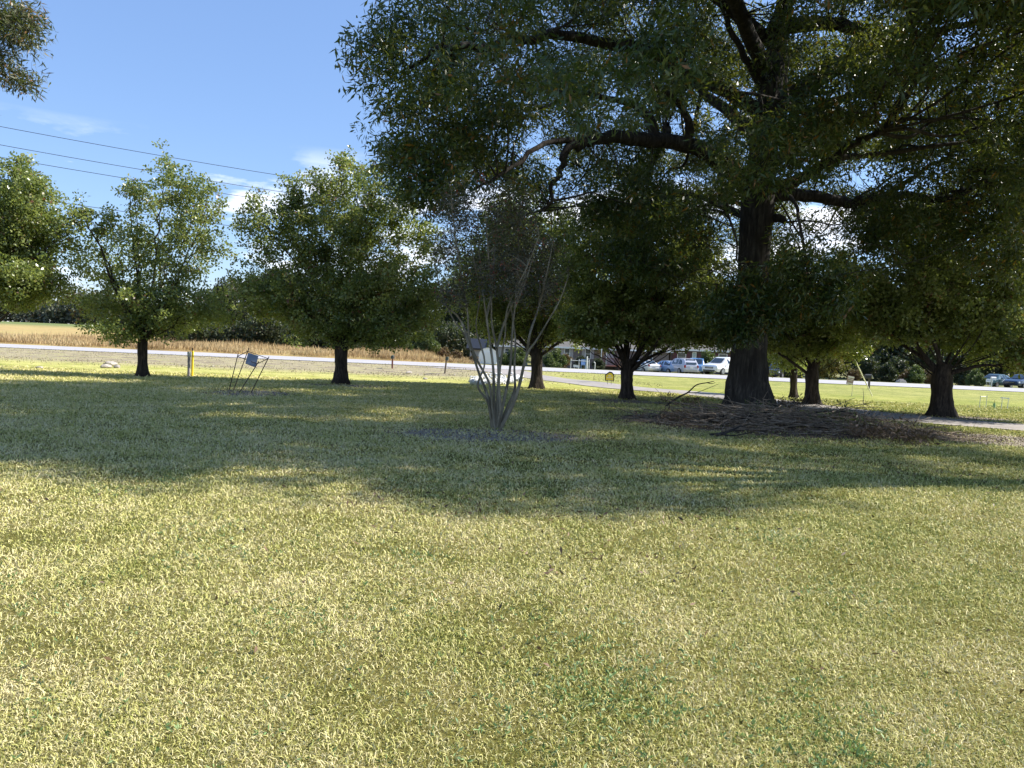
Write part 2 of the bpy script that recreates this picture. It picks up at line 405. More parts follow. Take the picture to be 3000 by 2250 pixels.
xs = np.unique(np.concatenate([-np.arange(100, 900, 20.0), np.arange(-100, 100.1, 1.25), np.arange(100, 900, 20.0)]))
XX, YY = np.meshgrid(xs, ys); nx = len(xs)
V = np.stack([XX, YY, zf(XX, YY)], -1).reshape(-1, 3)
i, j = np.meshgrid(np.arange(len(ys) - 1), np.arange(nx - 1), indexing='ij'); a = (i * nx + j).ravel()
g = link('ground', mesh_from('ground', V, np.stack([a, a + 1, a + nx + 1, a + nx], 1), 4, 'ground', smooth=True)); tag(g, kind='structure')

def ribbon(name, pts, width, mat, lift, sub=0.8, cross=4, widths=None):
    P = smooth_path([(p[0], p[1], 0) for p in pts], 14)
    d = np.r_[0, np.cumsum(np.linalg.norm(np.diff(P, axis=0), axis=1))]
    s = np.arange(0, d[-1], sub); P = np.stack([np.interp(s, d, P[:, k]) for k in range(3)], 1)
    T = unit(np.gradient(P, axis=0)); N = np.stack([-T[:, 1], T[:, 0], 0 * T[:, 0]], 1)
    w = np.full(len(P), width) if widths is None else np.interp(s / d[-1], widths[0], widths[1])
    u = np.linspace(-.5, .5, cross + 1)
    Vv = P[:, None] + N[:, None] * (u[None, :, None] * w[:, None, None]); Vv = Vv.reshape(-1, 3)
    Vv[:, 2] = zf(Vv[:, 0], Vv[:, 1]) + lift
    c = cross + 1; ii, jj = np.meshgrid(np.arange(len(P) - 1), np.arange(cross), indexing='ij'); aa = (ii * c + jj).ravel()
    o = link(name, mesh_from(name, Vv, np.stack([aa, aa + 1, aa + c + 1, aa + c], 1), 4, mat, smooth=True)); return tag(o, kind='structure')
simple('asphalt', (0.39, 0.375, 0.38), 0.9, 0.12, 0.9, 0.2, spec=0.2, stretch=(0.25, 1.5, 1))
simple('concrete', (0.31, 0.28, 0.255), 0.9, 0.2, 1.2, 0.3, spec=0.2)
simple('line_paint', (0.75, 0.74, 0.7), 0.7, 0.1)
ribbon('road', [(-380, 65.3), (-100, 65.3), (0, 65.3), (100, 65.3), (380, 65.3)], 6.7, 'asphalt', 0.035, 1.5, 6)
ribbon('road_edge_line', [(-380, 62.35), (0, 62.35), (380, 62.35)], 0.12, 'line_paint', 0.042, 1.5, 1)
dpx = [(1600, 1108), (1700, 1120), (1840, 1138), (2130, 1163), (2400, 1196), (2700, 1229), (3000, 1253)]
dp = [(-3.5, 62.2), (-0.8, 57)] + [tuple(G(*p)[:2]) for p in dpx] + [(18, 17.5), (26, 13)]
print('drive', [(round(a, 1), round(b, 1)) for a, b in dp])
ribbon('driveway', dp, 3.0, 'concrete', 0.022, 0.6, 4, widths=([0, .08, .16, 1], [9.0, 5.0, 3.2, 3.0]))
DRV = smooth_path([(p[0], p[1], 0) for p in dp], 10)[:, :2]
def near_drive(x, y, r=1.5):
    m = np.zeros(len(x), bool)
    for q in DRV: m |= (x - q[0]) ** 2 + (y - q[1]) ** 2 < r * r
    return m

# ------------------------------------------------------------------ lawn grass (nobody could count it)
def blade_mat():
    m, t, out = newmat('blade'); co = objco(t)
    a = t.new('ShaderNodeAttribute', attribute_name='tint')
    col, _ = lawn_color(t, co, t.mapr(a.outputs['Fac'], 0, 1, 0.0, 0.78))
    b = bsdf(t, None, col, 0.6, spec=0.25)
    tr = t.new('ShaderNodeBsdfTranslucent'); t.put(tr.inputs[0], col)
    mx = t.new('ShaderNodeMixShader'); mx.inputs[0].default_value = 0.2
    t.l.new(b.outputs[0], mx.inputs[1]); t.l.new(tr.outputs[0], mx.inputs[2]); t.l.new(mx.outputs[0], out.inputs[0])
blade_mat()
def lawn_grass(n, d0, d1, pw=1.0):
    D = d0 * (d1 / d0) ** RNG.random(n); X = RNG.uniform(-1, 1, n) * (0.8 * D + 1.0)
    keep = ~in_bed(X, D, 0.8) | (RNG.random(n) < np.where(X < 1.6, 0.3, 0.12))
    keep &= ~near_drive(X, D)
    # patchy density
    keep &= RNG.random(n) < 0.72 + 0.35 * np.sin(X * 2.1 + 1.3 * np.sin(D * 1.7)) * np.sin(D * 2.6 + np.sin(X * 1.9))
    X = X[keep]; D = D[keep]; n = len(X)
    sc = (D / 3.0)
    L = 0.0215 * sc ** 0.5 * (0.35 + 1.2 * RNG.random(n) ** 1.5); W = 0.0036 * sc ** 0.85 * (0.7 + 0.6 * RNG.random(n))
    th = RNG.uniform(0, 2 * np.pi, n); lean = np.clip(RNG.normal(0.95, 0.35, n), 0.1, 1.45)
    lng = RNG.random(n) < 0.07; L[lng] *= 1.7; W[lng] *= .8; lean[lng] = 1.25
    h = np.stack([np.cos(th), np.sin(th), 0 * th], 1); up = np.array([0, 0, 1.0])
    b = np.stack([X, D, zf(X, D) - 0.002], 1)
    d1v = h * np.sin(lean * 0.55)[:, None] + up * np.cos(lean * 0.55)[:, None]
    d2v = h * np.sin(lean * 1.35)[:, None] + up * np.cos(lean * 1.35)[:, None]
    s = unit(np.cross(d1v, up + 0.5 * RNG.normal(size=(n, 3)))) * W[:, None] * 0.5
    m = b + d1v * (L * 0.5)[:, None]; e = m + d2v * (L * 0.55)[:, None]
    V = np.stack([b - s, b + s, m + s, m - s, e + s * 0.25, e - s * 0.25], 1).reshape(-1, 3)
    k = np.arange(n)[:, None] * 6
    Q = np.concatenate([k + np.array([[0, 1, 2, 3]]), k + np.array([[3, 2, 4, 5]])])
    tint = np.clip(RNG.beta(1.7, 2.0, n), 0, 1); tint[RNG.random(n) < 0.2] *= 0.3
    return V, Q, np.r_[tint, tint]
GV, GQ, GT = lawn_grass(1150000, 2.0, 33.0)
tag(link('lawn_grass', mesh_from('lawn_grass', GV, GQ, 4, 'blade', GT)), kind='stuff')
rw = np.random.default_rng(66); wc = []
for _ in range(46):
    D_ = 2.3 * 4.2 ** rw.random(); x_ = rw.uniform(-.72, .72) * D_ - (.25 * D_ if rw.random() < .4 else 0); k = rw.integers(15, 90); r_ = rw.uniform(.08, .40) * (1 + D_ * .08)
    wc.append(np.stack([x_ + r_ * rw.normal(size=k), D_ + r_ * rw.normal(size=k)], 1))
wc = np.vstack(wc); wc = np.c_[wc, zf(wc[:, 0], wc[:, 1]) + .008]
leafmat('weed_leaf', [(0, (0.09, 0.16, 0.06)), (0.6, (0.17, 0.29, 0.10)), (1, (0.32, 0.44, 0.18))], 0.25, 0.5)
Vv, Q, T = leaf_quads(wc, 4, .015, .030, .0085, rw, -.5, .3); tag(link('lawn_weeds', mesh_from('lawn_weeds', Vv, Q, 4, 'weed_leaf', T)), kind='stuff')
# taller rough blades: ditch bank and verge
n = 9000; X = RNG.uniform(-48, 8, n); D = RNG.uniform(36, 61.6, n); keep = ~near_drive(X, D, 2.2); X = X[keep]; D = D[keep]
C = np.stack([X, D, zf(X, D) + 0.02], 1); Vv, Q, T = leaf_quads(C, 1, 0.03, 0.13, 0.03, RNG, -0.9, 0.2)
newm, nt_, no_ = newmat('bank_blade')
aa = nt_.new('ShaderNodeAttribute', attribute_name='tint')
bsdf(nt_, no_, nt_.ramp(aa.outputs['Fac'], [(0, (0.18, 0.14, 0.10)), (0.4, (0.34, 0.29, 0.18)), (0.7, (0.40, 0.36, 0.17)), (1, (0.22, 0.25, 0.08))]), 0.9, spec=0.1)
tag(link('bank_grass', mesh_from('bank_grass', Vv, Q, 4, 'bank_blade', T)), kind='stuff')
# broomsedge field over the road
n = 52000; X = -RNG.random(n) ** 0.9 * 86 - 3.8; D = 71.0 + 28 * RNG.random(n) ** 1.7 + 0.9 * np.sin(X * 0.8)
keep = (RNG.random(n) < 0.75 + 0.4 * np.sin(X * 0.9 + np.sin(D)))
X = X[keep]; D = D[keep]; n = len(X)
H = 0.74 * (0.5 + 0.55 * RNG.random(n) + 0.5 * (RNG.random(n) < 0.06)) * (0.9 + 0.25 * np.sin(X * 0.33)); th = RNG.uniform(0, 6.28, n)
b = np.stack([X, D, zf(X, D)], 1); s = np.stack([np.cos(th), np.sin(th), 0 * th], 1) * 0.03
tp = b + np.stack([RNG.normal(0, .14, n), RNG.normal(0, .14, n), H], 1); md = (b + tp) / 2 + RNG.normal(0, 0.02, (n, 3))
V = np.stack([b, md + s, tp, md - s], 1).reshape(-1, 3)
ft = np.clip(0.42 + 0.28 * np.sin(X * 0.21) * np.sin(D * 0.3 + X * 0.07) + RNG.normal(0, 0.2, n), 0, 1)
tag(link('field_grass', mesh_from('field_grass', V, np.arange(4 * n).reshape(-1, 4), 4, 'straw_stalk', ft)), kind='stuff')
# fallen leaves
def litter(name, P, L, W, mat='dead_leaf'):
    Vv, Q, T = leaf_quads(P, 1, 0.01, L, W, RNG, 0.0, 0.3, fold=0.35); Vv[:, 2] = Vv[:, 2]
    return tag(link(name, mesh_from(name, Vv, Q, 4, mat, T)), kind='stuff')
pts = []
for cx, cy, rx, ry, d in BEDS:
    k = int(240 * rx * ry); r = RNG.random(k) ** 0.5 * 1.15; a = RNG.uniform(0, 6.28, k)
    pts.append(np.stack([cx + rx * r * np.cos(a), cy + ry * r * np.sin(a)], 1))
k = 330; D = 3.4 * (8.0) ** RNG.random(k); pts.append(np.stack([RNG.uniform(-.75, .75, k) * D, D], 1))
for (px, py, rx, ry, k) in ((1380, 1490, .9, .5, 90), (1700, 1500, 1.1, .6, 110), (1750, 1640, .6, .4, 60), (2600, 1390, 2.6, .7, 260), (2250, 1350, 2.8, .7, 160), (1650, 1300, 1.4, .4, 120)):
    g_ = G(px, py); pts.append(np.stack([g_.x + rx * RNG.normal(size=k), g_.y + ry * RNG.normal(size=k)], 1))
P = np.vstack(pts); P = np.c_[P, zf(P[:, 0], P[:, 1]) + 0.028]
litter('fallen_leaves', P, 0.055, 0.018)

# ------------------------------------------------------------------ trees
def limbs_to(blobs_c, fork, rng, per=2, r0=0.09, rise=0.5, cam_spread=1.0):
    L = []
    for c, rx, ry, rz in blobs_c:
        for q in range(per):
            e = c + unit(rng.normal(size=3)) * np.array([rx, ry, rz]) * 0.55
            f = np.array(tuple(fork)) + np.array([0, 0, rng.uniform(-0.15, 0.35)])
            d = e - f; out = d * np.array([1, 1, 0.0])
            m1 = f + d * 0.33 + out * 0.10 + np.array([0, 0, rise * 0.10 * np.linalg.norm(d)])
            m2 = f + d * 0.68 + rng.normal(size=3) * 0.12
            L.append(([f, m1, m2, e], r0 * (rng.uniform(0.7, 1.1) if rng.random() < .34 else rng.uniform(.16, .3)), 0.010))
    return L
def pear(label, px, py, fork_y, tw, blobs, ncl, seed, cut=None, k1=0.8, k2=1.05, leaf='pear_leaf', leaf_n=38, L=0.108, per=2, r0=0.09, spread=0.3, dx=0, name='pear_tree', group='pear trees along the front of the lawn', depth=1.0):
    rng = np.random.default_rng(seed); g = G(px, py); D = g.y
    fk = at(px + dx, fork_y, D); r = tw / 2 / F * D
    C, cen = blob_clusters(blobs, D, int(ncl * k1), rng, depth)
    C = C[C[:, 2] > g.z + 0.9]
    limbs = limbs_to(cen, fk, rng, per + 1, r0)
    al = []
    for P_, a_, b_ in limbs:
        sp = smooth_path(P_, 6); L_ = len(sp); d_ = sp[-1] - sp[-4]
        for q_ in range(int(ncl * k2 / len(limbs))):
            u_ = rng.uniform(.42, 1.22); i_ = min(u_, 1) * (L_ - 1); p_ = sp[int(i_)] + (d_ * (u_ - 1) * 2.4 if u_ > 1 else 0)
            al.append(p_ + rng.normal(size=3) * (.34 if u_ < 1 else .17) * np.array([1, 1, 1.1]))
    C = np.vstack([C, np.array(al)]); C = C[C[:, 2] > g.z + 0.9]
    hr = np.hypot(C[:, 0] - fk.x, C[:, 1] - fk.y)
    if cut: C = C[(C[:, 2] > at(px, cut, D).z + 0.22 * np.sin(C[:, 0] * 3 + C[:, 1]) + np.where(C[:, 0] > fk.x + 1.3, -0.75 if px > 2700 else 0, 0))]
    else: C = C[C[:, 2] > fk.z + np.where(hr < 1.2, .15, -.1)]
    mid = g.lerp(fk, 0.5)
    return build_tree(name, label, g, [g - Vector((0, 0, .1)), mid, fk, fk + Vector((0.05, 0, 0.5))], [r, r * 0.93, r * 1.05, r * 0.7], limbs, C, leaf, 'pear_bark',
                      group=group, seed=seed, leaf_n=leaf_n, leaf_spread=spread, leaf_L=L, leaf_W=L * 0.72, second=max(40, ncl // 12), twig_r=0.010)
PT = [
 ('pear tree cut by the left frame edge beside the overhead wires', -75, 1090, 985, 30, [(20, 490, 50, 60), (60, 580, 90, 80), (110, 700, 110, 90), (130, 810, 110, 60), (20, 760, 120, 120), (20, 640, 120, 120), (-120, 600, 140, 140), (-120, 800, 160, 110), (60, 860, 150, 35)], 900, 21),
 ('thin-crowned pear tree left of the yellow marker post', 418, 1103, 1010, 27, [(485, 520, 36, 60), (555, 570, 60, 60), (640, 625, 45, 70), (395, 590, 60, 55), (290, 645, 75, 60), (250, 750, 80, 70, .8), (400, 700, 110, 70, .5), (560, 710, 90, 90, .8), (480, 850, 130, 70, .7), (330, 900, 90, 80), (600, 880, 90, 80), (400, 960, 90, 40), (520, 940, 110, 50)], 760, 22),
 ('full rounded pear tree with a two-tone trunk behind the tilted sign frame', 1000, 1125, 1018, 36, [(1020, 520, 75, 60), (900, 570, 100, 80), (1130, 590, 100, 80), (790, 670, 100, 90), (980, 680, 150, 120, .8), (1190, 700, 110, 110), (860, 820, 150, 110), (1080, 850, 160, 120), (1240, 860, 90, 120), (760, 890, 80, 90), (980, 950, 150, 55), (1180, 960, 120, 50)], 1300, 23),
 ('dark pear tree standing behind the many-stemmed crape myrtle', 1573, 1140, 1045, 33, [(1450, 700, 90, 90), (1560, 660, 120, 90), (1400, 790, 90, 90), (1520, 800, 130, 110), (1660, 780, 120, 110), (1440, 910, 110, 80), (1600, 920, 130, 70), (1710, 900, 100, 80), (1665, 975, 90, 32), (1500, 975, 80, 35)], 1150, 24),
 ('dark spreading pear tree beside the small yellow yard sign', 1837, 1170, 1092, 34, [(1800, 700, 150, 100), (1950, 720, 120, 100), (1720, 820, 110, 100), (1860, 850, 150, 110), (2010, 850, 120, 100), (1740, 955, 110, 55), (1900, 960, 150, 58), (2050, 965, 90, 60), (2120, 985, 70, 45), (1700, 990, 70, 22)], 1250, 25),
 ('pear tree between the oak trunk and the leaning yellow guy guard', 2380, 1185, 1100, 36, [(2380, 800, 150, 90), (2250, 890, 110, 80), (2480, 880, 130, 90), (2380, 950, 150, 70), (2530, 970, 90, 50), (2240, 980, 70, 50), (2440, 1010, 90, 30)], 1000, 26),
 ('wide pear tree with thick dark trunk at the far right of the row', 2760, 1220, 1110, 54, [(2750, 700, 170, 120), (2620, 820, 140, 110), (2880, 800, 150, 120), (2750, 900, 180, 90), (2590, 950, 110, 70), (2930, 950, 130, 90), (2990, 1040, 90, 60), (3090, 900, 130, 150)], 1350, 27),
]
for k, (lab, px, py, fy, tw, bl, nc, sd_) in enumerate(PT):
    pear(lab, px, py, fy, tw, bl, nc, sd_, cut=(880, None, None, 1000, 1002, 1040, 1012)[k], k1=(.8, .55, .75)[k] if k < 3 else .8, k2=(1, .65, .85)[k] if k < 3 else .9, depth=.65 if k == 2 else 1.0, r0=0.07 if k < 3 else 0.085)
pear('slender young tree between the oak trunk and the next pear', 2325, 1165, 1100, 20, [(2325, 1030, 50, 45), (2290, 985, 50, 40), (2360, 990, 45, 40)], 130, 28, r0=0.04, name='young_tree', group=None)

# ---- the big willow oak
ob = G(2190, 1200); OD = ob.y; print('oak', ob)
def o3(px, py, dd=0.0): return at(px, py, OD + dd)
OL = [
 ([o3(2200, 540), o3(2130, 490, -.4), o3(2060, 440, -.8), o3(1960, 412, -1.4), o3(1830, 402, -2.2), o3(1740, 410, -3), o3(1680, 430, -3.4), o3(1640, 500, -3.8), o3(1610, 600, -4)], 0.30, 0.03),
 ([o3(2015, 425, -1.1), o3(2020, 370, -1.4), o3(1985, 300, -2), o3(1900, 240, -3)], 0.16, 0.03),
 ([o3(1920, 408, -1.6), o3(1900, 345, -1.5), o3(1860, 312, -1.6), o3(1780, 290, -2.5), o3(1600, 260, -4)], 0.17, 0.03),
 ([o3(1750, 408, -2.8), o3(1600, 420, -4), o3(1480, 500, -5), o3(1380, 560, -5.4)], 0.09, 0.02),
 ([o3(2250, 575), o3(2320, 570, .3), o3(2420, 580, .4), o3(2500, 596, .6), o3(2600, 575, .4), o3(2750, 585, 0), o3(2880, 545, -.4), o3(3050, 560, -1)], 0.22, 0.05),
 ([o3(2560, 585, .5), o3(2640, 545, 1), o3(2760, 470, 1.2), o3(2900, 440, 1.5)], 0.10, 0.03),
 ([o3(2260, 330, -.3), o3(2420, 212, -.8), o3(2500, 180, -1), o3(2600, 128, -1.3), o3(2680, 30, -1.6), o3(2740, -120, -2)], 0.30, 0.12),
 ([o3(2280, 80, -.2), o3(2400, 68, -.6), o3(2490, 80, -.8), o3(2560, 105, -1.1), o3(2640, 125, -1.4), o3(2760, 90, -2), o3(2950, 40, -3)], 0.24, 0.06),
 ([o3(2500, 280, -.8), o3(2580, 245, -.8), o3(2680, 220, -.9), o3(2760, 210, -1), o3(2880, 260, -1.4)], 0.10, 0.04),
 ([o3(2270, 400, -.2), o3(2380, 330, -.5), o3(2500, 280, -.8), o3(2600, 300, -.6), o3(2700, 330, -.6)], 0.14, 0.04),
 ([o3(2235, 260), o3(2190, 180, -.4), o3(2140, 80, -.8), o3(2080, -60, -1)], 0.13, 0.05),
 ([o3(2230, 330), o3(2060, 230, -1), o3(1880, 150, -2), o3(1650, 110, -4), o3(1400, 130, -6), o3(1200, 180, -7)], 0.24, 0.03),
 ([o3(2250, 120), o3(2080, -20, -1.6), o3(1800, -150, -4), o3(1500, -160, -6), o3(1250, -60, -8)], 0.24, 0.03),
 ([o3(2270, 470, .5), o3(2360, 430, 1.5), o3(2450, 380, 3), o3(2550, 300, 5)], 0.2, 0.04),
 ([o3(2210, 560, -.3), o3(2300, 540, -2), o3(2420, 480, -4.5), o3(2600, 380, -7)], 0.22, 0.04),
 ([o3(2215, 400, .3), o3(2100, 300, 2), o3(1950, 200, 4.5), o3(1800, 150, 7)], 0.22, 0.04),
 ([o3(2240, 200, -.3), o3(2150, 0, -4), o3(2000, -250, -8), o3(1900, -500, -11)], 0.24, 0.04),
 ([o3(2260, 100, -.3), o3(2400, -200, -4), o3(2500, -500, -8), o3(2500, -900, -11)], 0.24, 0.04),
 ([o3(2300, 560, -2), o3(2330, 600, -3.4), o3(2350, 700, -4.2), o3(2370, 820, -4.6)], 0.06, 0.015),
 ([o3(2100, 480, -.5), o3(2120, 560, -2.2), o3(2150, 700, -3), o3(2190, 850, -3.5)], 0.05, 0.015),
 ([o3(2250, 640), o3(2285, 640, -.3), o3(2300, 650, -.4)], 0.15, 0.09),
]
def oak_clusters(n, rng):
    """clumps on a broad dome that droops at its rim; clusters spread through each clump"""
    out = []; cl = []
    cx, cy = ob.x - 0.2, ob.y - 1.6
    while len(cl) < 560:
        th = rng.uniform(0, 2 * math.pi); rr = rng.random() ** 0.5
        Rx = 13.2 + 1.0 * math.sin(3 * th + 1) + 0.7 * math.sin(7 * th)
        if math.sin(th) < 0: Rx *= 1.0 + 0.02 * math.sin(th)
        if math.cos(th) < 0: Rx *= 1 + 0.09 * math.cos(th) + (0.12 * math.sin(th) if math.sin(th) < 0 else 0)
        if math.sin(th) > 0: Rx *= 1 - 0.24 * math.sin(th)
        if math.cos(th) > 0 and math.sin(th) < 0.3: Rx *= 0.86
        r = rr * Rx; x = cx + r * math.cos(th); y = cy + r * math.sin(th)
        bot = 4.9 + 0.012 * r * r + (1.0 if y < cy - 2 and abs(x - cx) < 4 else 0) + 0.9 * math.sin(x * 0.9) * math.sin(y * 0.8)
        top = 5.0 + 12.5 * math.sqrt(max(0, 1 - (r / (Rx * 1.03)) ** 2))
        if top < bot: continue
        u = rng.random()
        z = bot + (top - bot) * (u ** 1.5 if rng.random() < 0.55 else 1 - 0.35 * u)
        if r < 2.2 and z < 9: continue
        cl.append((x, y, z))
    cl = np.array(cl)
    sk = [(2200, 850, -3.5, .9), (2120, 900, -3.2, .8), (2340, 800, -4.5, 1.0), (2430, 860, -4.5, .9), (2280, 930, -3.6, .7), (2160, 960, -3.2, .5), (1900, 640, -1.5, 1.2), (1760, 600, -2.4, 1.1), (2040, 640, -1, 1.2), (2000, 760, -1.5, 1.1), (1860, 760, -1, 1.1),
          (2380, 700, -2, 1.2), (2560, 700, -2.5, 1.2), (2680, 660, -3, 1.3), (2850, 680, -3, 1.2), (2960, 600, -3, 1.3), (2960, 760, -4, 1.1), (2460, 640, 1, 1.2), (1300, 520, -7, 1.0), (1200, 440, -7, .9), (1180, 300, -7, 1), (1130, 200, -7.4, .9), (1150, 80, -7, 1), (1250, 560, -7, .7), (1450, 480, -5, .9), (1560, 540, -4.4, .9), (1350, 400, -6, 1.1), (1300, 250, -6, 1.2), (1450, 300, -5.5, 1.1)]
    sk3 = np.array([tuple(o3(a, b, d)) for a, b, d, r in sk]); 
    C1 = cl[rng.integers(len(cl), size=n)]; o1 = rng.normal(size=(n, 3)) * np.array([.52, .52, .34]); P1 = C1 + o1
    m = int(n * 0.11); k = rng.integers(len(sk), size=m); P2 = sk3[k] + unit(rng.normal(size=(m, 3))) * (rng.random((m, 1)) ** .6) * np.array([s[3] for s in sk])[k][:, None] * np.array([1, 1, .8])
    P = np.vstack([P1, P2])
    P[:, 2] -= 0.0
    # keep the big limbs readable: thin foliage right around the thick ones and the trunk front
    for pts, ra, rb in OL[:11]:
        sp = smooth_path(pts, 5)
        dmin = np.min(np.linalg.norm(P[:, None] - sp[None], axis=2), axis=1)
        P = P[(dmin > (0.85 if ra > .15 else .6)) | (rng.random(len(P)) < 0.12)]
    P = P[(P[:, 0] > ob.x - 6) | (rng.random(len(P)) < 0.62)]
    # foliage directly between the lens side and the trunk fork is sparse in reality too
    dxy = np.hypot(P[:, 0] - ob.x, P[:, 1] - ob.y)
    P = P[~((dxy < 3.2) & (P[:, 2] < 8.5) & (P[:, 2] > 3.9)) | (rng.random(len(P)) < 0.3)]
    return P
oc = oak_clusters(10800, np.random.default_rng(5))
build_tree('oak_tree', 'huge willow oak with thick dark trunk and spreading drooping limbs', ob,
           [ob - Vector((0, 0, .15)), o3(2188, 1120), o3(2193, 1000), o3(2205, 800), o3(2218, 600), o3(2228, 500), o3(2242, 380), o3(2262, 220), o3(2290, 60), o3(2310, -100), o3(2300, -300), o3(2320, -500)],
           [0.60, 0.56, 0.52, 0.47, 0.5, 0.45, 0.38, 0.33, 0.27, 0.2, 0.14, 0.05], OL, oc, 'oak_leaf', 'oak_bark', seed=3, nside=12, leaf_n=52, leaf_spread=0.42,
           leaf_L=0.175, leaf_W=0.044, droop=0.55, flat=0.75, twig_r=0.016, flare=1.45, second=700)

# ---- tree whose branch tips reach in at the upper left; stands left of the view
rng = np.random.default_rng(9); lb = onG(-15.5, 14.0)
tips = [((40, 20), 13, .55), ((70, 50), 13, .5), ((100, 60), 13, .35), ((20, 80), 13, .6), ((60, 100), 13, .45), ((100, 125), 13, .3), ((20, 170), 13.2, .4), ((50, 205), 13.2, .35), ((80, 235), 13.2, .2), ((110, 262), 13.2, .14), ((-60, 40), 13.5, .9), ((-80, 160), 13.5, .9), ((-200, 60), 14, 1.2), ((-220, 250), 14, 1.2), ((-400, 100), 14, 1.5)]
cc = []; lm = []
top = Vector((lb.x, lb.y, 6.5))
for (p, D, r) in tips:
    c = np.array(tuple(at(p[0] - 38, p[1] - 15, D))); k = int(9 + 45 * r * r)
    cc.append(c + rng.normal(size=(k, 3)) * r * np.array([.38, .6, .26]))
for p, D in (((30, 60), 13), ((90, 100), 13), ((100, 255), 13.2), ((-80, 160), 13.5), ((-200, 60), 14), ((-220, 250), 14), ((-400, 100), 14)):
    e = at(p[0] - 38, p[1] - 15, D); lm.append(([Vector((lb.x, lb.y, 4.6 + rng.random() * 2)), top.lerp(e, .5) + Vector((0, 0, .5)), e], .12, .012))
k = 700; u = unit(rng.normal(size=(k, 3))) * (rng.random((k, 1)) ** .4) * np.array([3.6, 4.5, 3.2]) + np.array([lb.x - 1.9, lb.y + 1, 9.6]); cc.append(u)
build_tree('oak_tree', 'faded oak whose branch tips hang in at the upper left corner', lb, [lb - Vector((0, 0, .1)), Vector((lb.x, lb.y, 3)), top, Vector((lb.x, lb.y, 11))], [.35, .3, .25, .06], lm, np.vstack(cc), 'oak_leaf_faded', 'oak_bark', seed=8,
           leaf_n=30, leaf_spread=.24, leaf_L=.12, leaf_W=.022, droop=.5, twig_r=.008, second=60)

rng = np.random.default_rng(19); rb_ = onG(13.0, 11.5); k = 1500
bl3 = [(np.array((8.8, 15.0, 10.6)), np.array((5.4, 3.2, 2.4)), 900), (np.array((5.6, 13.6, 10.8)), np.array((1.9, 1.5, 1.3)), 130), (np.array((17.0, 14.5, 10.0)), np.array((2.6, 3.0, 2.6)), 300), (np.array((12.4, 11.0, 10.6)), np.array((2.6, 1.7, 1.6)), 220)]  # oak added off frame; crown clumps placed to cast the front lawn shade
cc = np.vstack([c + unit(rng.normal(size=(k, 3))) * (rng.random((k, 1)) ** .45) * q for c, q, k in bl3])
lm = [([Vector((rb_.x, rb_.y, 5.4 + rng.random())), Vector(tuple((c + np.array(tuple(rb_)) + np.array([0, 0, 7.])) / 2)), Vector(tuple(c + rng.normal(size=3)))], .12, .02) for c, q, k in bl3 for _ in range(4)]
build_tree('oak_tree', 'tall oak added just outside the right frame edge, crown shaped to shade the front lawn', rb_, [rb_ - Vector((0, 0, .1)), rb_ + Vector((0, 0, 3.5)), rb_ + Vector((-.3, .2, 8)), rb_ + Vector((0, 0, 12.5))], [.34, .3, .2, .05], lm, cc, 'oak_leaf', 'oak_bark', seed=12,
           leaf_n=40, leaf_spread=.42, leaf_L=.17, leaf_W=.04, droop=.5, twig_r=.01, second=80)

# ---- crape myrtle
cb = G(1452, 1258); cD = cb.y; print('myrtle', cb); rng = np.random.default_rng(31)
ST = [
 [(1444, 1252), (1437, 1195), (1425, 1150), (1402, 1090), (1382, 1030), (1357, 975), (1325, 930), (1292, 850), (1268, 750)],
 [(1448, 1250), (1440, 1180), (1432, 1120), (1395, 1050), (1375, 990), (1368, 900), (1350, 800), (1328, 650), (1322, 560)],
 [(1450, 1250), (1447, 1150), (1445, 1080), (1435, 1000), (1425, 930), (1418, 880), (1408, 780), (1400, 640)],
 [(1455, 1250), (1458, 1160), (1461, 1100), (1455, 1020), (1443, 960), (1440, 900), (1448, 750), (1462, 600)],
 [(1460, 1250), (1475, 1180), (1490, 1110), (1497, 1050), (1500, 980), (1508, 900), (1515, 800), (1520, 660)],
 [(1462, 1250), (1488, 1190), (1508, 1140), (1507, 1080), (1510, 1000), (1502, 930), (1490, 850), (1478, 700)],
 [(1465, 1250), (1500, 1190), (1521, 1130), (1535, 1070), (1548, 1030), (1570, 1000), (1600, 950), (1640, 880), (1668, 800)],
 [(1456, 1250), (1466, 1190), (1462, 1120), (1470, 1040), (1480, 980), (1488, 900), (1545, 780), (1580, 690)],
 [(1442, 1250), (1430, 1180), (1400, 1130), (1420, 1060), (1395, 960), (1405, 860), (1380, 720)],
]
SR = [.037, .030, .034, .037, .037, .034, .042, .027, .027]
root = empty('crape_myrtle', cb, 'bare crape myrtle with many smooth pale stems in a soil bed', 'tree'); bb = np.array(tuple(cb))
LPs = []; LTs = []
def stem(path, r0, r1):
    sp = smooth_path(path, 6) - bb; r = np.linspace(1, 0, len(sp)) ** .95 * (r0 - r1) + r1; r = r * (1 + .07 * rng.normal(size=len(r)))
    V, Q, _ = tube_arrays([sp], [r], 9); link('stem', mesh_from('stem', V, Q, 4, 'myrtle_bark', smooth=True), root); LPs.append(sp[len(sp) // 3:]); LTs.append(r[len(sp) // 3:])
for k, s in enumerate(ST):
    dd = rng.uniform(-1, 1); stem([at(p[0], p[1], cD + dd * (i / len(s)) * 1.1) - (Vector((0, 0, .05)) if i == 0 else Vector((0, 0, 0))) for i, p in enumerate(s)], SR[k], .006)
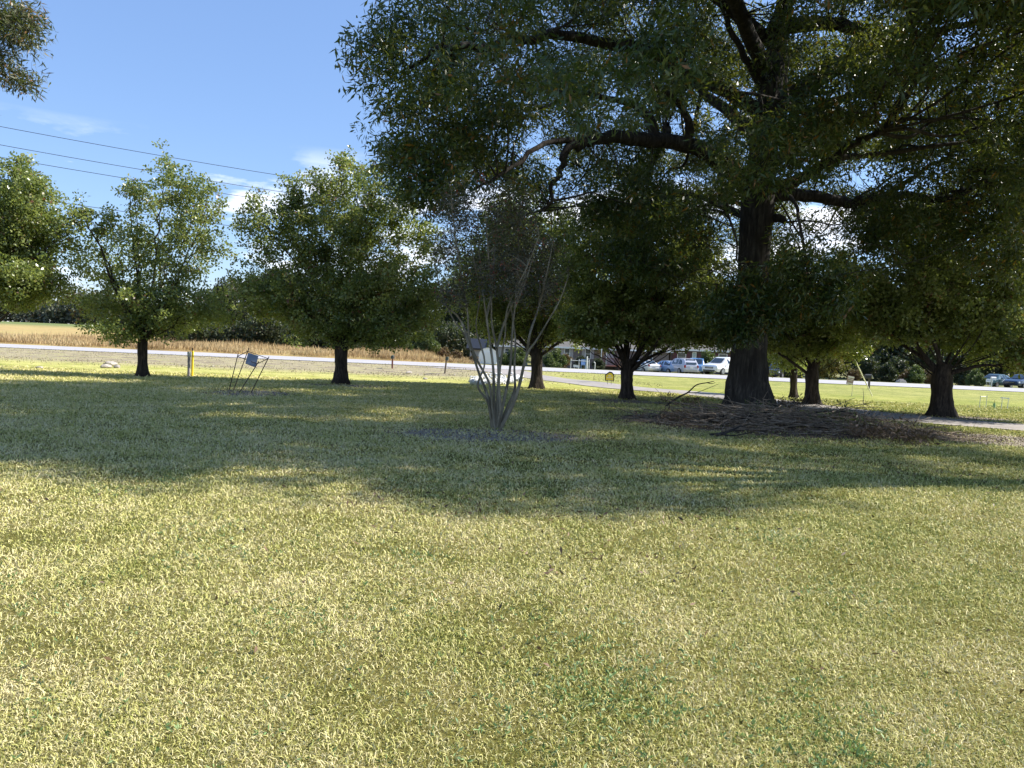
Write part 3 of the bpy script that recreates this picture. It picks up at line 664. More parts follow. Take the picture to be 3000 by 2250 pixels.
for a, b_ in (((1545, 1035), [(1552, 980), (1578, 900), (1602, 800), (1622, 700)]), ((1425, 930), [(1440, 850), (1430, 740), (1420, 580)]), ((1508, 900), [(1540, 820), (1565, 740)]), ((1382, 1030), [(1350, 940), (1310, 900), (1285, 880)]), ((1455, 1020), [(1480, 940), (1530, 830), (1560, 720)])):
    stem([at(a[0], a[1], cD)] + [at(p[0], p[1], cD + rng.uniform(-.4, .4)) for p in b_], .028, .006)
LPa = np.vstack(LPs); LTa = np.concatenate(LTs)
bl = [(1310, 640, 60, 130), (1400, 640, 80, 120), (1490, 660, 80, 120), (1560, 720, 80, 110), (1640, 790, 60, 80), (1340, 820, 80, 80), (1450, 830, 120, 80), (1580, 860, 90, 70)]
Cm, _ = blob_clusters(bl, cD, 620, rng, .9); Cm = Cm - bb
p, r = nearest_twigs(Cm, LPa, LTa, rng, .005); V, Q, _ = tube_arrays(p, r, 3); link('twigs', mesh_from('twigs', V, Q, 4, 'myrtle_bark'), root)
V, Q, t = leaf_quads(Cm, 24, .18, .048, .026, rng, .2); link('crown', mesh_from('crown', V, Q, 4, 'myrtle_leaf', t), root)

# ------------------------------------------------------------------ trees and shrubs beyond the road
def bg_proto(kind, seed, L=0.42, leaf='wood_leaf', ncl=330, per=24, H=13.0, W=4.6, low=0.1, trunk='pear_bark'):
    """crown and trunk meshes for one background tree, base at origin"""
    rng = np.random.default_rng(seed)
    bl = []
    for q in range(11):
        a = rng.uniform(0, 6.28); r = W * rng.uniform(.15, .62); z = H * rng.uniform(low + .14, .82)
        bl.append((np.array((r * math.cos(a), r * math.sin(a), z)), W * rng.uniform(.32, .55) * (1.1 - .45 * z / H)))
    bl.append((np.array((0, 0, H * .82)), W * .38))
    k = rng.integers(len(bl), size=ncl)
    C = np.array([bl[i][0] + unit(rng.normal(size=3)) * bl[i][1] * rng.uniform(.6, 1.05) * np.array([1, 1, .95]) for i in k])
    C = C[C[:, 2] > low * H]
    V, Q, t = leaf_quads(C, per, .75 * W / 4.6, L, L * .62, rng, .3)
    crown = mesh_from('crown', V, Q, 4, leaf, t)
    P = [[0, 0, -.2], [.1, .05, H * .3], [0, .1, H * .6], [0.1, 0, H * .85]]
    paths = [smooth_path(P, 4)]; rads = [np.linspace(.035 * W + .06, .03, len(paths[0]))]
    for c, r in bl:
        z0 = c[2] * .45; paths.append(smooth_path([[0, 0, z0], [c[0] * .5, c[1] * .5, z0 + (c[2] - z0) * .6], list(c)], 4)); rads.append(np.linspace(.07, .02, len(paths[-1])))
    V, Q, _ = tube_arrays(paths, rads, 6); tr = mesh_from('trunk', V, Q, 4, trunk, smooth=True)
    return tr, crown
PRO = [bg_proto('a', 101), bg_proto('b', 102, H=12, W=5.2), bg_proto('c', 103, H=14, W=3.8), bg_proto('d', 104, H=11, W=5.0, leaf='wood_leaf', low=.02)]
def bg_tree(name, x, y, s, v, label, group=None, cat='tree', sz=1.0, protos=PRO, rz=None):
    o = empty(name, onG(x, y), label, cat, group, rz=(x * 7.3) % 6.28 if rz is None else rz); o.scale = (s, s, s * sz)
    for nm, me in zip(('trunk', 'crown'), protos[v]): link(nm, me, o)
    return o
def px2x(px, D): return ray(px, 1000).x * D
MID = 'dark trees beyond the tall grass field'
desc = ['seen in the gap between the two left pears', 'low behind the left pear crowns', 'behind the full rounded pear', 'just right of the rounded pear trunk', 'behind the crape myrtle', 'over the white shed roof', 'above the far house', 'behind the far house ridge']
for i, (px, D, s, v, sz) in enumerate([(660, 118, .80, 0, 1), (725, 122, 1.0, 1, .95), (800, 116, .92, 2, 1), (870, 124, 1.0, 3, 1.1), (960, 120, .95, 0, 1), (1050, 118, .9, 1, 1), (1140, 124, .95, 2, 1), (1225, 116, .85, 3, 1), (1300, 120, 1.0, 1, 1), (1385, 124, .9, 0, 1.1), (1460, 120, 1.0, 3, 1.2), (1540, 124, 1.05, 1, 1.1)]):
    bg_tree('woodland_tree', px2x(px, D), D, s, v, 'dark woodland tree, ' + ['leftmost of the near wood', 'second from left in the near wood', 'narrow upright one right of the field gap', 'broad one behind the left edge of the rounded pear', 'behind the rounded pear trunk', 'right of the rounded pear trunk', 'narrow one behind the mailboxes', 'low broad one above the weedy verge', 'left of the white arched shed', 'directly behind the white arched shed', 'behind the small gray house', 'right of the small gray house'][i], MID, sz=sz)
for i, (px, D, s, v, sz) in enumerate([(1640, 112, 1.0, 0, 1), (1740, 116, 1.1, 1, 1), (1850, 112, 1.0, 2, 1.1), (1945, 114, 1.1, 3, 1.1), (2050, 112, 1.0, 0, 1.1), (2140, 116, 1.1, 1, 1), (2250, 106, 1.0, 3, 1), (2340, 104, 1.0, 0, 1), (2430, 100, 1.0, 1, .95), (2520, 98, .95, 3, 1.05), (2600, 100, 1.0, 2, .95), (2680, 98, 1.0, 3, 1.1), (2770, 100, 1.05, 0, 1), (2850, 104, 1.0, 1, 1), (2935, 106, .95, 3, 1.1), (3030, 104, 1.05, 2, 1)]):
    bg_tree('background_tree', px2x(px, D), D, s, v, 'dark leafy tree beyond the road, ' + ['over the left end of the brick porch house', 'over the middle of the porch house', 'narrow, behind the wooden porch stairs', 'between the two houses', 'over the house with maroon shutters', 'behind the white car and the oak trunk', 'right of the oak trunk', 'behind the slender young tree', 'behind the yellowing bush', 'behind the right mailbox', 'narrow one right of the mailbox', 'behind the round shrubs', 'behind the wide pear trunk', 'right of the wide pear trunk', 'above the white stake frame', 'at the right frame edge'][i], 'trees behind the houses and road', sz=sz)
SH = [bg_proto('s', 201, L=.16, leaf='shrub_leaf', ncl=150, per=34, H=1.9, W=1.25, low=.02), bg_proto('s', 202, L=.16, leaf='wood_leaf', ncl=150, per=34, H=1.9, W=1.25, low=.02),
      bg_proto('s', 203, L=.2, leaf='yellow_leaf', ncl=170, per=34, H=3.4, W=1.7, low=.05), bg_proto('s', 204, L=.16, leaf='russet_leaf', ncl=150, per=34, H=1.7, W=1.25, low=.02)]
def shrub(px, D, s, v, label, sz=1.0, name='shrub', cat='shrub', group=None): return bg_tree(name, px2x(px, D), D, s, v, label, group, cat, sz, SH)
shrub(2436, 82, 1.15, 2, 'tall yellowing bush beyond the road left of the leaning guy guard')
shrub(2510, 80, .7, 3, 'low russet shrub behind the small tilted sign')
shrub(2560, 84, 1.4, 1, 'dark shrub just right of the black mailbox')
shrub(2600, 82, 1.1, 1, 'gray green shrub beyond the mailbox, lower one')
shrub(2668, 80, .85, 3, 'russet tinged shrub left of the round green one')
shrub(2690, 79, .95, 0, 'round green shrub beside the far road edge')
shrub(2722, 80, .85, 3, 'reddish shrub touching the left side of the wide pear trunk')
shrub(2640, 85, 1.5, 1, 'large dark shrub behind the row of round ones')
shrub(2865, 76, .85, 0, 'bright green shrub right of the wide pear trunk')
shrub(2880, 74, .6, 0, 'small leafy shrub left of the white yard sign')
shrub(2835, 80, 1.1, 1, 'dark shrub just behind the bright green one on the right')
shrub(2330, 84, 1.3, 1, 'dark shrub beyond the road behind the slender young tree')
shrub(2255, 86, 1.2, 1, 'dark shrub beyond the road at the oak trunk right side')
shrub(1632, 77, .95, 0, 'bright green weeds clump left of the porch house', 1.0)
shrub(1612, 76, .7, 0, 'low green weeds beside the pear trunk across the road')
shrub(1659, 78, .8, 3, 'brownish bush between green weeds and white pipe frame')
shrub(1505, 77, .9, 0, 'green bush in front of the small gray house')
shrub(1525, 76, .9, 0, 'leafy green bush touching the small gray house corner')
shrub(1478, 76, .6, 0, 'small round green bush at the right of the white shed')
shrub(1755, 84, .7, 1, 'dark shrub under the porch deck')
shrub(1700, 86, .8, 1, 'dark shrub against the house behind the pipe frame')
shrub(2075, 83, 1.3, 0, 'spiky olive shrub between the blue truck and the white car')
shrub(1255, 100, 1.5, 0, 'light green bush rising above the tall grass')
shrub(1215, 101, 1.3, 0, 'smaller light green bush above the tall grass')
shrub(1300, 88, .75, 3, 'russet brush behind the leaning mailbox')
shrub(1340, 84, .7, 3, 'brown brush right of the leaning mailbox')
shrub(1390, 78, .5, 3, 'low brown weeds in front of the white shed')

rng = np.random.default_rng(79); k = 2600; X = rng.uniform(-50, -4, k); Y = 104 + rng.uniform(0, 10, k)
C = np.stack([X, Y, zf(X, Y) + (3.2 + 1.2 * np.sin(X * .5)) * rng.random(k) ** .9], 1)
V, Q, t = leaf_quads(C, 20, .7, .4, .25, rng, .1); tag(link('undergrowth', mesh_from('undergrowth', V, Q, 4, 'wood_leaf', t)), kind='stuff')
# far wood: one mass across the big field, haze put into its leaf colour
rng = np.random.default_rng(77); k = 2600; X = rng.uniform(-230, -38, k); Y = 262 + rng.uniform(0, 22, k)
Ht = 9.0 + 2.2 * np.sin(X * .16) + 1.6 * np.sin(X * .41 + 2) + 1.0 * np.sin(X * 1.1)
C = np.stack([X, Y, zf(X, Y) + Ht * rng.random(k) ** .8], 1)
V, Q, t = leaf_quads(C, 14, 1.6, 1.2, .9, rng, .1); tag(link('far_wood', mesh_from('far_wood', V, Q, 4, 'hazed_leaf', t)), kind='stuff')
rng = np.random.default_rng(78); k = 1500; X = rng.uniform(-52, 160, k); Y = 150 + rng.uniform(0, 16, k)
C = np.stack([X, Y, zf(X, Y) + (10 + 2 * np.sin(X * .2)) * rng.random(k) ** .8], 1)
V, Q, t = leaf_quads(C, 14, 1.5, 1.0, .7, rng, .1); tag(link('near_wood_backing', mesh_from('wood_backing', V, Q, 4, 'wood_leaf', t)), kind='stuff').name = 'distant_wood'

# ------------------------------------------------------------------ plain materials for built things
simple('brick_wall', (0.17, 0.14, 0.13), 0.85, 0.3, 3.0, 0.2); simple('brown_brick', (0.10, 0.08, 0.075), 0.85, 0.3, 3.0, 0.2)
simple('shingle', (0.13, 0.12, 0.11), 0.9, 0.25, 4.0); simple('white_trim', (0.78, 0.78, 0.76), 0.5, 0.05); simple('shutter_gray', (0.36, 0.34, 0.35), 0.6, 0.1)
simple('maroon', (0.11, 0.04, 0.045), 0.6, 0.15); simple('deck_red', (0.22, 0.085, 0.06), 0.75, 0.25, 5); simple('deck_tan', (0.42, 0.27, 0.16), 0.75, 0.25, 5)
simple('siding_gray', (0.34, 0.34, 0.33), 0.7, 0.1); simple('shed_white', (0.85, 0.86, 0.87), 0.4, 0.04)
simple('pipe_white', (0.72, 0.72, 0.68), 0.5, 0.12, 8); simple('rust_steel', (0.09, 0.06, 0.05), 0.7, 0.4, 20, metal=0.3); simple('panel_gray', (0.17, 0.20, 0.235), 0.45, 0.12, 3, spec=0.5)
simple('yellow_paint', (0.86, 0.60, 0.03), 0.45, 0.06); simple('marker_gray', (0.30, 0.27, 0.26), 0.6, 0.2, 12); simple('weathered_wood', (0.24, 0.19, 0.14), 0.85, 0.3, 14, stretch=(1, 1, .2))
simple('black_plastic', (0.02, 0.02, 0.022), 0.4, 0.2); simple('mailbox_green', (0.05, 0.075, 0.065), 0.5, 0.25); simple('sign_yellow', (0.85, 0.66, 0.04), 0.5, 0.05)
simple('sign_white', (0.82, 0.81, 0.78), 0.5, 0.04); simple('sign_pink', (0.38, 0.25, 0.23), 0.6, 0.15); simple('guard_yellow', (0.80, 0.74, 0.42), 0.5, 0.06); simple('pole_wood', (0.12, 0.095, 0.075), 0.9, 0.3, 10, stretch=(1, 1, .1))
simple('wire_black', (0.03, 0.03, 0.035), 0.6, 0.1); simple('limestone', (0.62, 0.61, 0.58), 0.85, 0.18, 4, 0.4); simple('pale_stone', (0.36, 0.32, 0.28), 0.85, 0.2, 6, 0.4)
simple('flower_red', (0.42, 0.10, 0.05), 0.6, 0.3, 20); simple('tree_sleeve_green', (0.20, 0.38, 0.22), 0.5, 0.1); simple('glass_dark', (0.03, 0.045, 0.06), 0.08, 0.1, spec=0.9, bump=0.0)
simple('glass_pale', (0.32, 0.42, 0.42), 0.15, 0.1, spec=0.8, bump=0.0); simple('tyre_rubber', (0.02, 0.02, 0.02), 0.8, 0.1); simple('rim_metal', (0.5, 0.5, 0.52), 0.3, 0.05, metal=0.8)
simple('lamp_glass', (0.75, 0.78, 0.8), 0.15, 0.02, spec=0.8); simple('tail_red', (0.35, 0.02, 0.02), 0.25, 0.05); simple('chrome', (0.55, 0.55, 0.56), 0.2, 0.03, metal=0.9); simple('grille_dark', (0.02, 0.022, 0.04), 0.4, 0.1)
for nm, c in (('paint_white', (0.80, 0.80, 0.80)), ('paint_blue', (0.10, 0.22, 0.42)), ('paint_silver', (0.50, 0.51, 0.60)), ('paint_light_blue', (0.26, 0.38, 0.58)), ('paint_teal', (0.05, 0.10, 0.11)), ('paint_navy', (0.02, 0.04, 0.09)), ('paint_black', (0.02, 0.02, 0.025))):
    m, t, out = newmat(nm); b = bsdf(t, out, c, 0.28, spec=0.5); b.inputs['Coat Weight'].default_value = 0.7; b.inputs['Coat Roughness'].default_value = 0.05

# ------------------------------------------------------------------ houses
def window(root, x, y, z, w, h, glass='glass_dark', frame='white_trim'):
    fr = MB()
    for dx, dz, a, b in ((-w / 2, 0, .07, h + .14), (w / 2, 0, .07, h + .14)): fr.box((x + dx, y - .03, z), (a, .08, b))
    fr.box((x, y - .03, z + h / 2 + .035), (w - .07, .078, .07)); fr.box((x, y - .04, z - h / 2 - .035), (w - .07, .098, .07)); fr.box((x, y - .03, z), (w - .07, .05, .04))
    f = fr.build('window', frame, root); MB().box((x, y - .012, z), (w - .07, .02, h - .002)).build('pane', glass, f)
    return f
def shutters(root, x, y, z, w, h, sw, mat, both=True):
    for s in ((-1, 1) if both else (1,)):
        m = MB(); m.box((x + s * (w / 2 + sw / 2 + .05), y - .025, z), (sw, .05, h + .1))
        for q in range(int(h / .16)): m.box((x + s * (w / 2 + sw / 2 + .05), y - .055, z - h / 2 + .12 + q * .16), (sw * .8, .02, .08))
        m.build('shutter', mat, root)
def gable_house(name, label, px0, px1, D, depth, wall_h, wallmat, roofmat, ridge, over=.45, rz=0.0, cat='house', fascia='white_trim', zoff=0.0):
    x0 = px2x(px0, D); x1 = px2x(px1, D); L = x1 - x0; b = onG((x0 + x1) / 2, D); b = Vector((x0, D, b.z + zoff))
    r = empty(name, b, label, cat, rz=rz)
    w = MB(); w.box((L / 2, depth / 2, wall_h / 2 - .3), (L, depth, wall_h + .6))
    for xx in (0.004, L - .204): w.prism([(0.0, wall_h), (depth, wall_h), (depth / 2, ridge - .12)], 'x', xx, xx + .2)
    w.build('wall', wallmat, r)
    ro = MB(); t = .14; sl = (ridge - wall_h) / (depth / 2); yo = -over; zo = wall_h - over * sl
    ro.prism([(yo, zo), (depth / 2, ridge), (depth + over, zo), (depth + over, zo + t), (depth / 2, ridge + t), (yo, zo + t)], 'x', -over, L + over)
    rr = ro.build('roof', roofmat, r)
    MB().box((L / 2, yo - .03, zo + .04), (L + 2 * over, .05, .2)).build('fascia', fascia, r)
    return r, L, b
h1, L1, b1 = gable_house('brick_house', 'low brick house with white eave, gray shutters and wooden porch stairs', 1588, 1962, 90, 8, 2.62, 'brick_wall', 'shingle', 4.3)
def lx(px): return px2x(px, 90) - b1.x
for px in (1663, 1724): window(h1, lx(px), 0, 1.82, .62, 1.05); shutters(h1, lx(px), 0, 1.82, .62, 1.05, .36, 'shutter_gray')
window(h1, lx(1905), 0, 1.8, .7, 1.0)
dr = MB().box((lx(1792), -.03, 1.55), (.9, .06, 2.0)).build('door', 'shutter_gray', h1); MB().cyl((lx(1792) + .35, -.06, 1.5), (lx(1792) + .35, -.12, 1.5), .035).build('handle', 'chrome', dr)
dk = MB(); X0, X1 = lx(1757), lx(1812)
dk.box(((X0 + X1) / 2, -1.0, .52), (X1 - X0, 1.98, .10))
for x in (X0 + .06, X1 - .06): dk.box((x, -1.9, .2), (.12, .12, .54))
dk.build('deck', 'deck_red', h1)
rl = MB(); rl.box(((X0 + X1) / 2, -1.93, 1.42), (X1 - X0, .09, .06)); rl.box(((X0 + X1) / 2, -1.93, .68), (X1 - X0, .06, .06))
for k in range(19): rl.box((X0 + .06 + k * (X1 - X0 - .12) / 18, -1.93, 1.05), (.04, .04, .68))
rl.build('railing', 'deck_red', h1)
for x in (X0 + .05, lx(1773), X1): MB().box((x, -1.9, 1.55), (.1, .1, 1.95)).build('porch_post', 'white_trim' if x != X1 else 'deck_tan', h1)
for yy in (-1.95, -.6):
    s = MB(); A = Vector((X1, yy, 1.42)); B = Vector((X1 + 1.5, yy, .55)); s.cyl(A, B, .045, 6); s.cyl(A - Vector((0, 0, .75)), B - Vector((0, 0, .6)), .05, 6)
    for k in range(8): q = A.lerp(B, k / 7); s.box((q.x, q.y, q.z - .36), (.045, .045, .7))
    s.box((B.x, yy, .2), (.1, .1, .9)); s.build('stair_rail', 'deck_tan', h1)
s = MB()
for k in range(4): s.box((X1 + .2 + k * .34, -1.28, .46 - k * .16), (.32, 1.2, .06))
s.build('step', 'deck_tan', h1)
s = MB(); X2, X3 = X1 + 1.75, X1 + 3.1; s.box(((X2 + X3) / 2, -1.2, 1.25), (X3 - X2, .09, .07)); s.box(((X2 + X3) / 2, -1.2, .45), (X3 - X2, .09, .07))
for k in range(12): s.box((X2 + k * (X3 - X2) / 11, -1.2, .85), (.05, .05, .78))
for x in (X2, X3): s.box((x, -1.2, .5), (.11, .11, 1.7))
s.build('railing', 'deck_tan', h1)
hp = empty('hanging_basket', b1 + Vector((lx(1757), -1.5, 0)), 'red flowering basket hanging under the porch eave', 'plant pot')
rg = np.random.default_rng(3); V, Q, t = leaf_quads(np.array([[0, 0, 2.0]]) + rg.normal(size=(40, 3)) * .2, 12, .12, .12, .09, rg); link('foliage', mesh_from('foliage', V, Q, 4, 'russet_leaf', t), hp)
MB().tube([(0, 0, 1.62), (0, 0, 1.75), (0, 0, 1.9)], [.1, .2, .24], 12).build('basket', 'weathered_wood', hp); MB().cyl((0, 0, 1.9), (0, 0, 2.5), .012, 5).build('hanger', 'wire_black', hp)
h2, L2, b2 = gable_house('brown_house', 'dark brown brick house with maroon shutters behind the parked cars', 1966, 2225, 93, 8, 2.95, 'brown_brick', 'shingle', 4.6)
def lx2(px): return px2x(px, 93) - b2.x
window(h2, lx2(1999), 0, 1.9, 1.0, 1.1); shutters(h2, lx2(1999), 0, 1.9, 1.0, 1.1, .55, 'maroon', True)
window(h2, lx2(2036), 0, 1.95, .42, 1.15, 'glass_pale'); MB().box((lx2(2055), -.03, 1.8), (.75, .06, 1.15)).build('shutter', 'maroon', h2)
window(h2, lx2(2120), 0, 1.9, 1.0, 1.1); shutters(h2, lx2(2120), 0, 1.9, 1.0, 1.1, .5, 'maroon')
window(h2, lx2(2190), 0, 1.9, .8, 1.1)
h3, L3, b3 = gable_house('gray_house', 'small gray sided house with tan gable trim behind the crape myrtle', 1457, 1548, 96, 5, 2.3, 'siding_gray', 'shingle', 3.4, zoff=.15)
window(h3, 1.3, 0, 1.5, .6, .7)
h4, L4, b4 = gable_house('dark_outbuilding', 'low dark roofed building left of the white arched shed', 1378, 1415, 97, 4, 1.7, 'siding_gray', 'black_plastic', 2.7, fascia='black_plastic')
b = onG(px2x(1431, 89), 89); b.z += .05; o = empty('arched_shed', b, 'bright white round topped shed beyond the road', 'shed')
pf = [(-1.05, 0)] + [(1.05 * math.cos(a) * (1 if abs(math.cos(a)) > .5 else 1), 0.9 + 0.95 * math.sin(a)) for a in np.linspace(math.pi, 0, 13)] + [(1.05, 0)]
MB().prism(pf, 'y', 0, 2.6).build('shell', 'shed_white', o); f = MB().prism([(p[0] * .62, p[1] * .74) for p in pf], 'y', -.04, -.005).build('door', 'sign_white', o); MB().cyl((.35, -.04, .9), (.35, -.09, .9), .04).build('handle', 'chrome', f)
MB().prism([(p[0] * 1.05, p[1] * 1.03) for p in pf[1:-1]] + [(p[0] * .99, p[1] * .985) for p in pf[1:-1]][::-1], 'y', -.06, .08).build('rim', 'pipe_white', o)

# ------------------------------------------------------------------ cars
def wheel(root, x, y, r, w=.22):
    s = 1 if y > 0 else -1
    t = MB(); t.tube([(x, y - w / 2, r), (x, y - w / 2 + .03, r), (x, y + w / 2 - .03, r), (x, y + w / 2, r)], [r * .93, r, r, r * .93], 24); wo_ = t.build('wheel', 'tyre_rubber', root, smooth=False)
    m = MB(); m.tube([(x, y + s * (w / 2 - .02), r), (x, y + s * (w / 2 + .008), r)], [r * .62, r * .60], 20)
    for k in range(5):
        a = k * 2 * math.pi / 5; m.box((x + math.cos(a) * r * .33, y + s * (w / 2 + .014), r + math.sin(a) * r * .33), (r * .5, .02, r * .13), Matrix.Rotation(-a, 3, 'Y'))
    m.build('rim', 'rim_metal', wo_)
def car(name, label, paint, pos, fwd, kind='suv'):
    """length along +x (front), built from lofted stations"""
    if kind == 'suv': ST_ = [(-2.35, .55, .85, .95, .80, .70), (-2.3, .38, 1.0, 1.08, .88, .74), (-2.15, .33, 1.05, 1.45, .92, .68), (-1.9, .32, 1.06, 1.66, .94, .66), (-1.0, .30, 1.05, 1.74, .95, .68), (.1, .30, 1.03, 1.72, .95, .67), (.55, .30, 1.03, 1.62, .95, .66), (1.25, .30, 1.04, 1.12, .94, .72), (1.9, .31, .98, 1.05, .92, .72), (2.25, .35, .88, .94, .86, .68), (2.38, .45, .74, .80, .76, .62)]; wb = (-1.42, 1.42); wr = .37; cab = (2, 6); hood = 7
    elif kind == 'sedan': ST_ = [(-2.35, .5, .80, .88, .76, .66), (-2.28, .36, .95, 1.0, .84, .7), (-1.6, .30, .98, 1.06, .89, .68), (-1.0, .28, .95, 1.38, .9, .6), (-.4, .28, .93, 1.45, .9, .6), (.2, .28, .92, 1.43, .9, .6), (.45, .28, .92, 1.36, .9, .6), (1.15, .28, .92, .98, .9, .68), (1.8, .30, .84, .92, .88, .68), (2.2, .33, .74, .80, .82, .64), (2.32, .42, .64, .70, .74, .6)]; wb = (-1.35, 1.38); wr = .33; cab = (2, 6); hood = 7
    else: ST_ = [(-2.75, .6, 1.02, 1.1, .9, .84), (-2.7, .5, 1.1, 1.16, .95, .88), (-.9, .45, 1.1, 1.16, .97, .88), (-.75, .45, 1.1, 1.78, .97, .7), (.0, .45, 1.1, 1.85, .97, .7), (.5, .45, 1.1, 1.84, .97, .7), (.75, .45, 1.1, 1.74, .97, .7), (1.3, .45, 1.12, 1.22, .97, .8), (2.2, .48, 1.1, 1.18, .95, .8), (2.6, .5, 1.02, 1.08, .92, .78), (2.7, .55, .9, .95, .86, .74)]; wb = (-1.75, 1.75); wr = .41; cab = (3, 6); hood = 7
    ang = math.atan2(fwd[1], fwd[0]); o = empty(name, pos, label, 'car' if kind != 'pickup' else 'pickup truck', rz=ang)
    V = []; Fc = []
    for (x, zl, zb, zt, wl, wt_) in ST_:
        zm = (zl + zb) / 2
        V += [(x, -wl * .9, zl), (x, -wl, zm), (x, -wl * .97, zb), (x, -wt_, zt), (x, -wt_ * .5, zt + .02), (x, wt_ * .5, zt + .02), (x, wt_, zt), (x, wl * .97, zb), (x, wl, zm), (x, wl * .9, zl)]
    n = 10
    for i in range(len(ST_) - 1):
        for k in range(n): Fc.append((i * n + k, i * n + (k + 1) % n, (i + 1) * n + (k + 1) % n, (i + 1) * n + k))
    Fc += [tuple(range(n)), tuple(range((len(ST_) - 1) * n, len(ST_) * n))[::-1]]
    MB().add(V, Fc).build('body', paint, o, bevel=.015)
    def P(i, s, f):  # point between belt and top on side s
        x, zl, zb, zt, wl, wt_ = ST_[i]; return Vector((x, s * ((wl * .97) * (1 - f) + wt_ * f + .012), zb * (1 - f) + zt * f))
    a, c = cab
    for s in (-1, 1):
        for u, v in (((a if kind == 'pickup' else a), a + 2), (a + 2, c)):
            p = [P(u, s, .12) + Vector((.1, 0, 0)), P(v, s, .12) - Vector((.04, 0, 0)), P(v, s, .88) - Vector((.06, 0, 0)), P(u, s, .86) + Vector((.14, 0, 0))]
            p = [q + Vector((0, s * .004, 0)) for q in p]
            MB().add(p, [(0, 1, 2, 3)]).build('window', 'glass_dark', o)
    def quad(i, j, f0, f1, up):
        x0, _, zb0, z0, _, w0 = ST_[i]; x1, _, zb1, z1, _, w1 = ST_[j]
        q = [Vector((x0, s * w0 * .92, z0)) for s in (-1, 1)] + [Vector((x1, s * w1 * .92, z1)) for s in (1, -1)]
        m = sum(q, Vector()) / 4; q = [m + (k - m) * .9 + Vector(up) for k in q]; return q
    MB().add(quad(hood, 6, 0, 1, (.03, 0, .05)), [(0, 1, 2, 3)]).build('windscreen', 'glass_dark', o)
    rr_ = {'suv': (1, 3), 'sedan': (2, 3), 'pickup': (2, 3)}[kind]
    MB().add(quad(rr_[0], rr_[1], 0, 1, (-.05, 0, .05)), [(0, 1, 2, 3)]).build('rear_window', 'glass_dark', o)
    for x in wb:
        for s in (-1, 1): wheel(o, x, s * (ST_[4][4] - .09), wr)
        for s in (-1, 1): pass
    fx = ST_[-1][0]; bx = ST_[0][0]; w = ST_[-2][4]; zb = ST_[-1][2]
    for s in (-1, 1):
        MB().box((fx - .13, s * (w - .16), zb + .03), (.2, .34, .15)).build('headlight', 'lamp_glass', o, bevel=.02)
        MB().box((bx + .06, s * (w - .13), ST_[1][2] - .08), (.14, .2, .3 if kind != 'sedan' else .18)).build('tail_light', 'tail_red', o, bevel=.02)
        MB().box((ST_[6][0] + .25, s * (ST_[6][4] + .08), ST_[6][2] + .08), (.12, .18, .13)).build('mirror', paint, o, bevel=.02)
    MB().box((fx - .01, 0, zb - .02), (.06, w * 1.05, .17)).build('grille', 'grille_dark', o, bevel=.01)
    MB().box((fx + .022, 0, zb + .0), (.02, w * .95, .035)).build('grille_bar', 'chrome', o)
    MB().box((fx - .02, 0, .45), (.1, w * 1.5, .12)).build('bumper', 'grille_dark' if kind != 'pickup' else 'chrome', o, bevel=.02)
    MB().box((bx - .005, 0, .62), (.06, w * 1.6, .14)).build('rear_bumper', paint, o, bevel=.02)
    MB().box((bx - .03, 0, .82), (.02, .34, .17)).build('licence_plate', 'sign_white', o)
    if kind == 'pickup': MB().box((-1.8, 0, 1.175), (1.7, 1.5, .03)).build('bed_floor', 'black_plastic', o)
    return o
def onDrive(px, py): g_ = G(px, py); print('car', px, round(g_.y, 1), round(g_.x, 1)); return g_
cpos = lambda px, D: onG(px2x(px, D), D)
car('white_suv', 'bright white car parked nose out, partly hidden by the oak trunk', 'paint_white', cpos(2122, 74), (-.74, -.67), 'suv')
car('pickup_truck', 'blue pickup truck facing the road between two white cars', 'paint_blue', cpos(2046, 83), (-.35, -.94), 'pickup')
car('silver_suv', 'silver car seen from behind with dark rear window beside the blue truck', 'paint_silver', cpos(2000, 82), (-.24, .97), 'suv')
car('blue_sedan', 'light blue sedan left of the silver car', 'paint_light_blue', cpos(1958, 84), (-.45, .89), 'sedan')
car('white_car', 'white sedan half hidden behind the dark pear branches', 'paint_white', cpos(1893, 85), (-.3, .95), 'sedan')
car('dark_car', 'black car in the shade right of the oak trunk', 'paint_black', cpos(2285, 84), (-.6, -.8), 'suv')
car('teal_car', 'dark teal car in deep shade beyond the right yard sign', 'paint_teal', cpos(2925, 80), (-.85, -.5), 'sedan')
car('blue_car', 'dark blue car cut by the right frame edge', 'paint_navy', cpos(3004, 78), (-.85, -.5), 'sedan')

# ------------------------------------------------------------------ yard and roadside things
def gpt(px, py): return G(px, py)
# pipe frame in the porch-house yard
D = 76; b = cpos(1702, D); o = empty('pipe_frame', b, 'low white pipe frame in front of the porch house', 'frame')
w = px2x(1729, D) - px2x(1675, D)
for x, h in ((-w / 2, 1.0), (-.1, .98), (w / 2, .98)): MB().cyl((x, 0, -.05), (x * .98, 0, h), .035, 8).build('post', 'pipe_white', o)
MB().cyl((-w / 2, 0, .84), (w / 2, 0, .80), .03, 8).build('rail', 'pipe_white', o)
b = cpos(1692, 75); o = empty('board_sign', b, 'small white board leaning at the foot of the pipe frame', 'sign'); MB().box((0, 0, .25), (.62, .04, .22), Matrix.Rotation(.12, 3, 'Y')).build('panel', 'sign_white', o)
for x in (-.2, .2): MB().cyl((x, .03, -.02), (x, .03, .3), .015, 6).build('leg', 'pipe_white', o)
b = cpos(1722.5, 75); o = empty('white_post', b, 'tallest white post in the porch-house yard', 'post'); MB().tube([(0, 0, -.05), (0, 0, 1.2)], [.075, .07], 10).build('post', 'pipe_white', o); MB().tube([(0, 0, 1.2), (0, 0, 1.25)], [.09, .04], 10).build('cap', 'pipe_white', o)
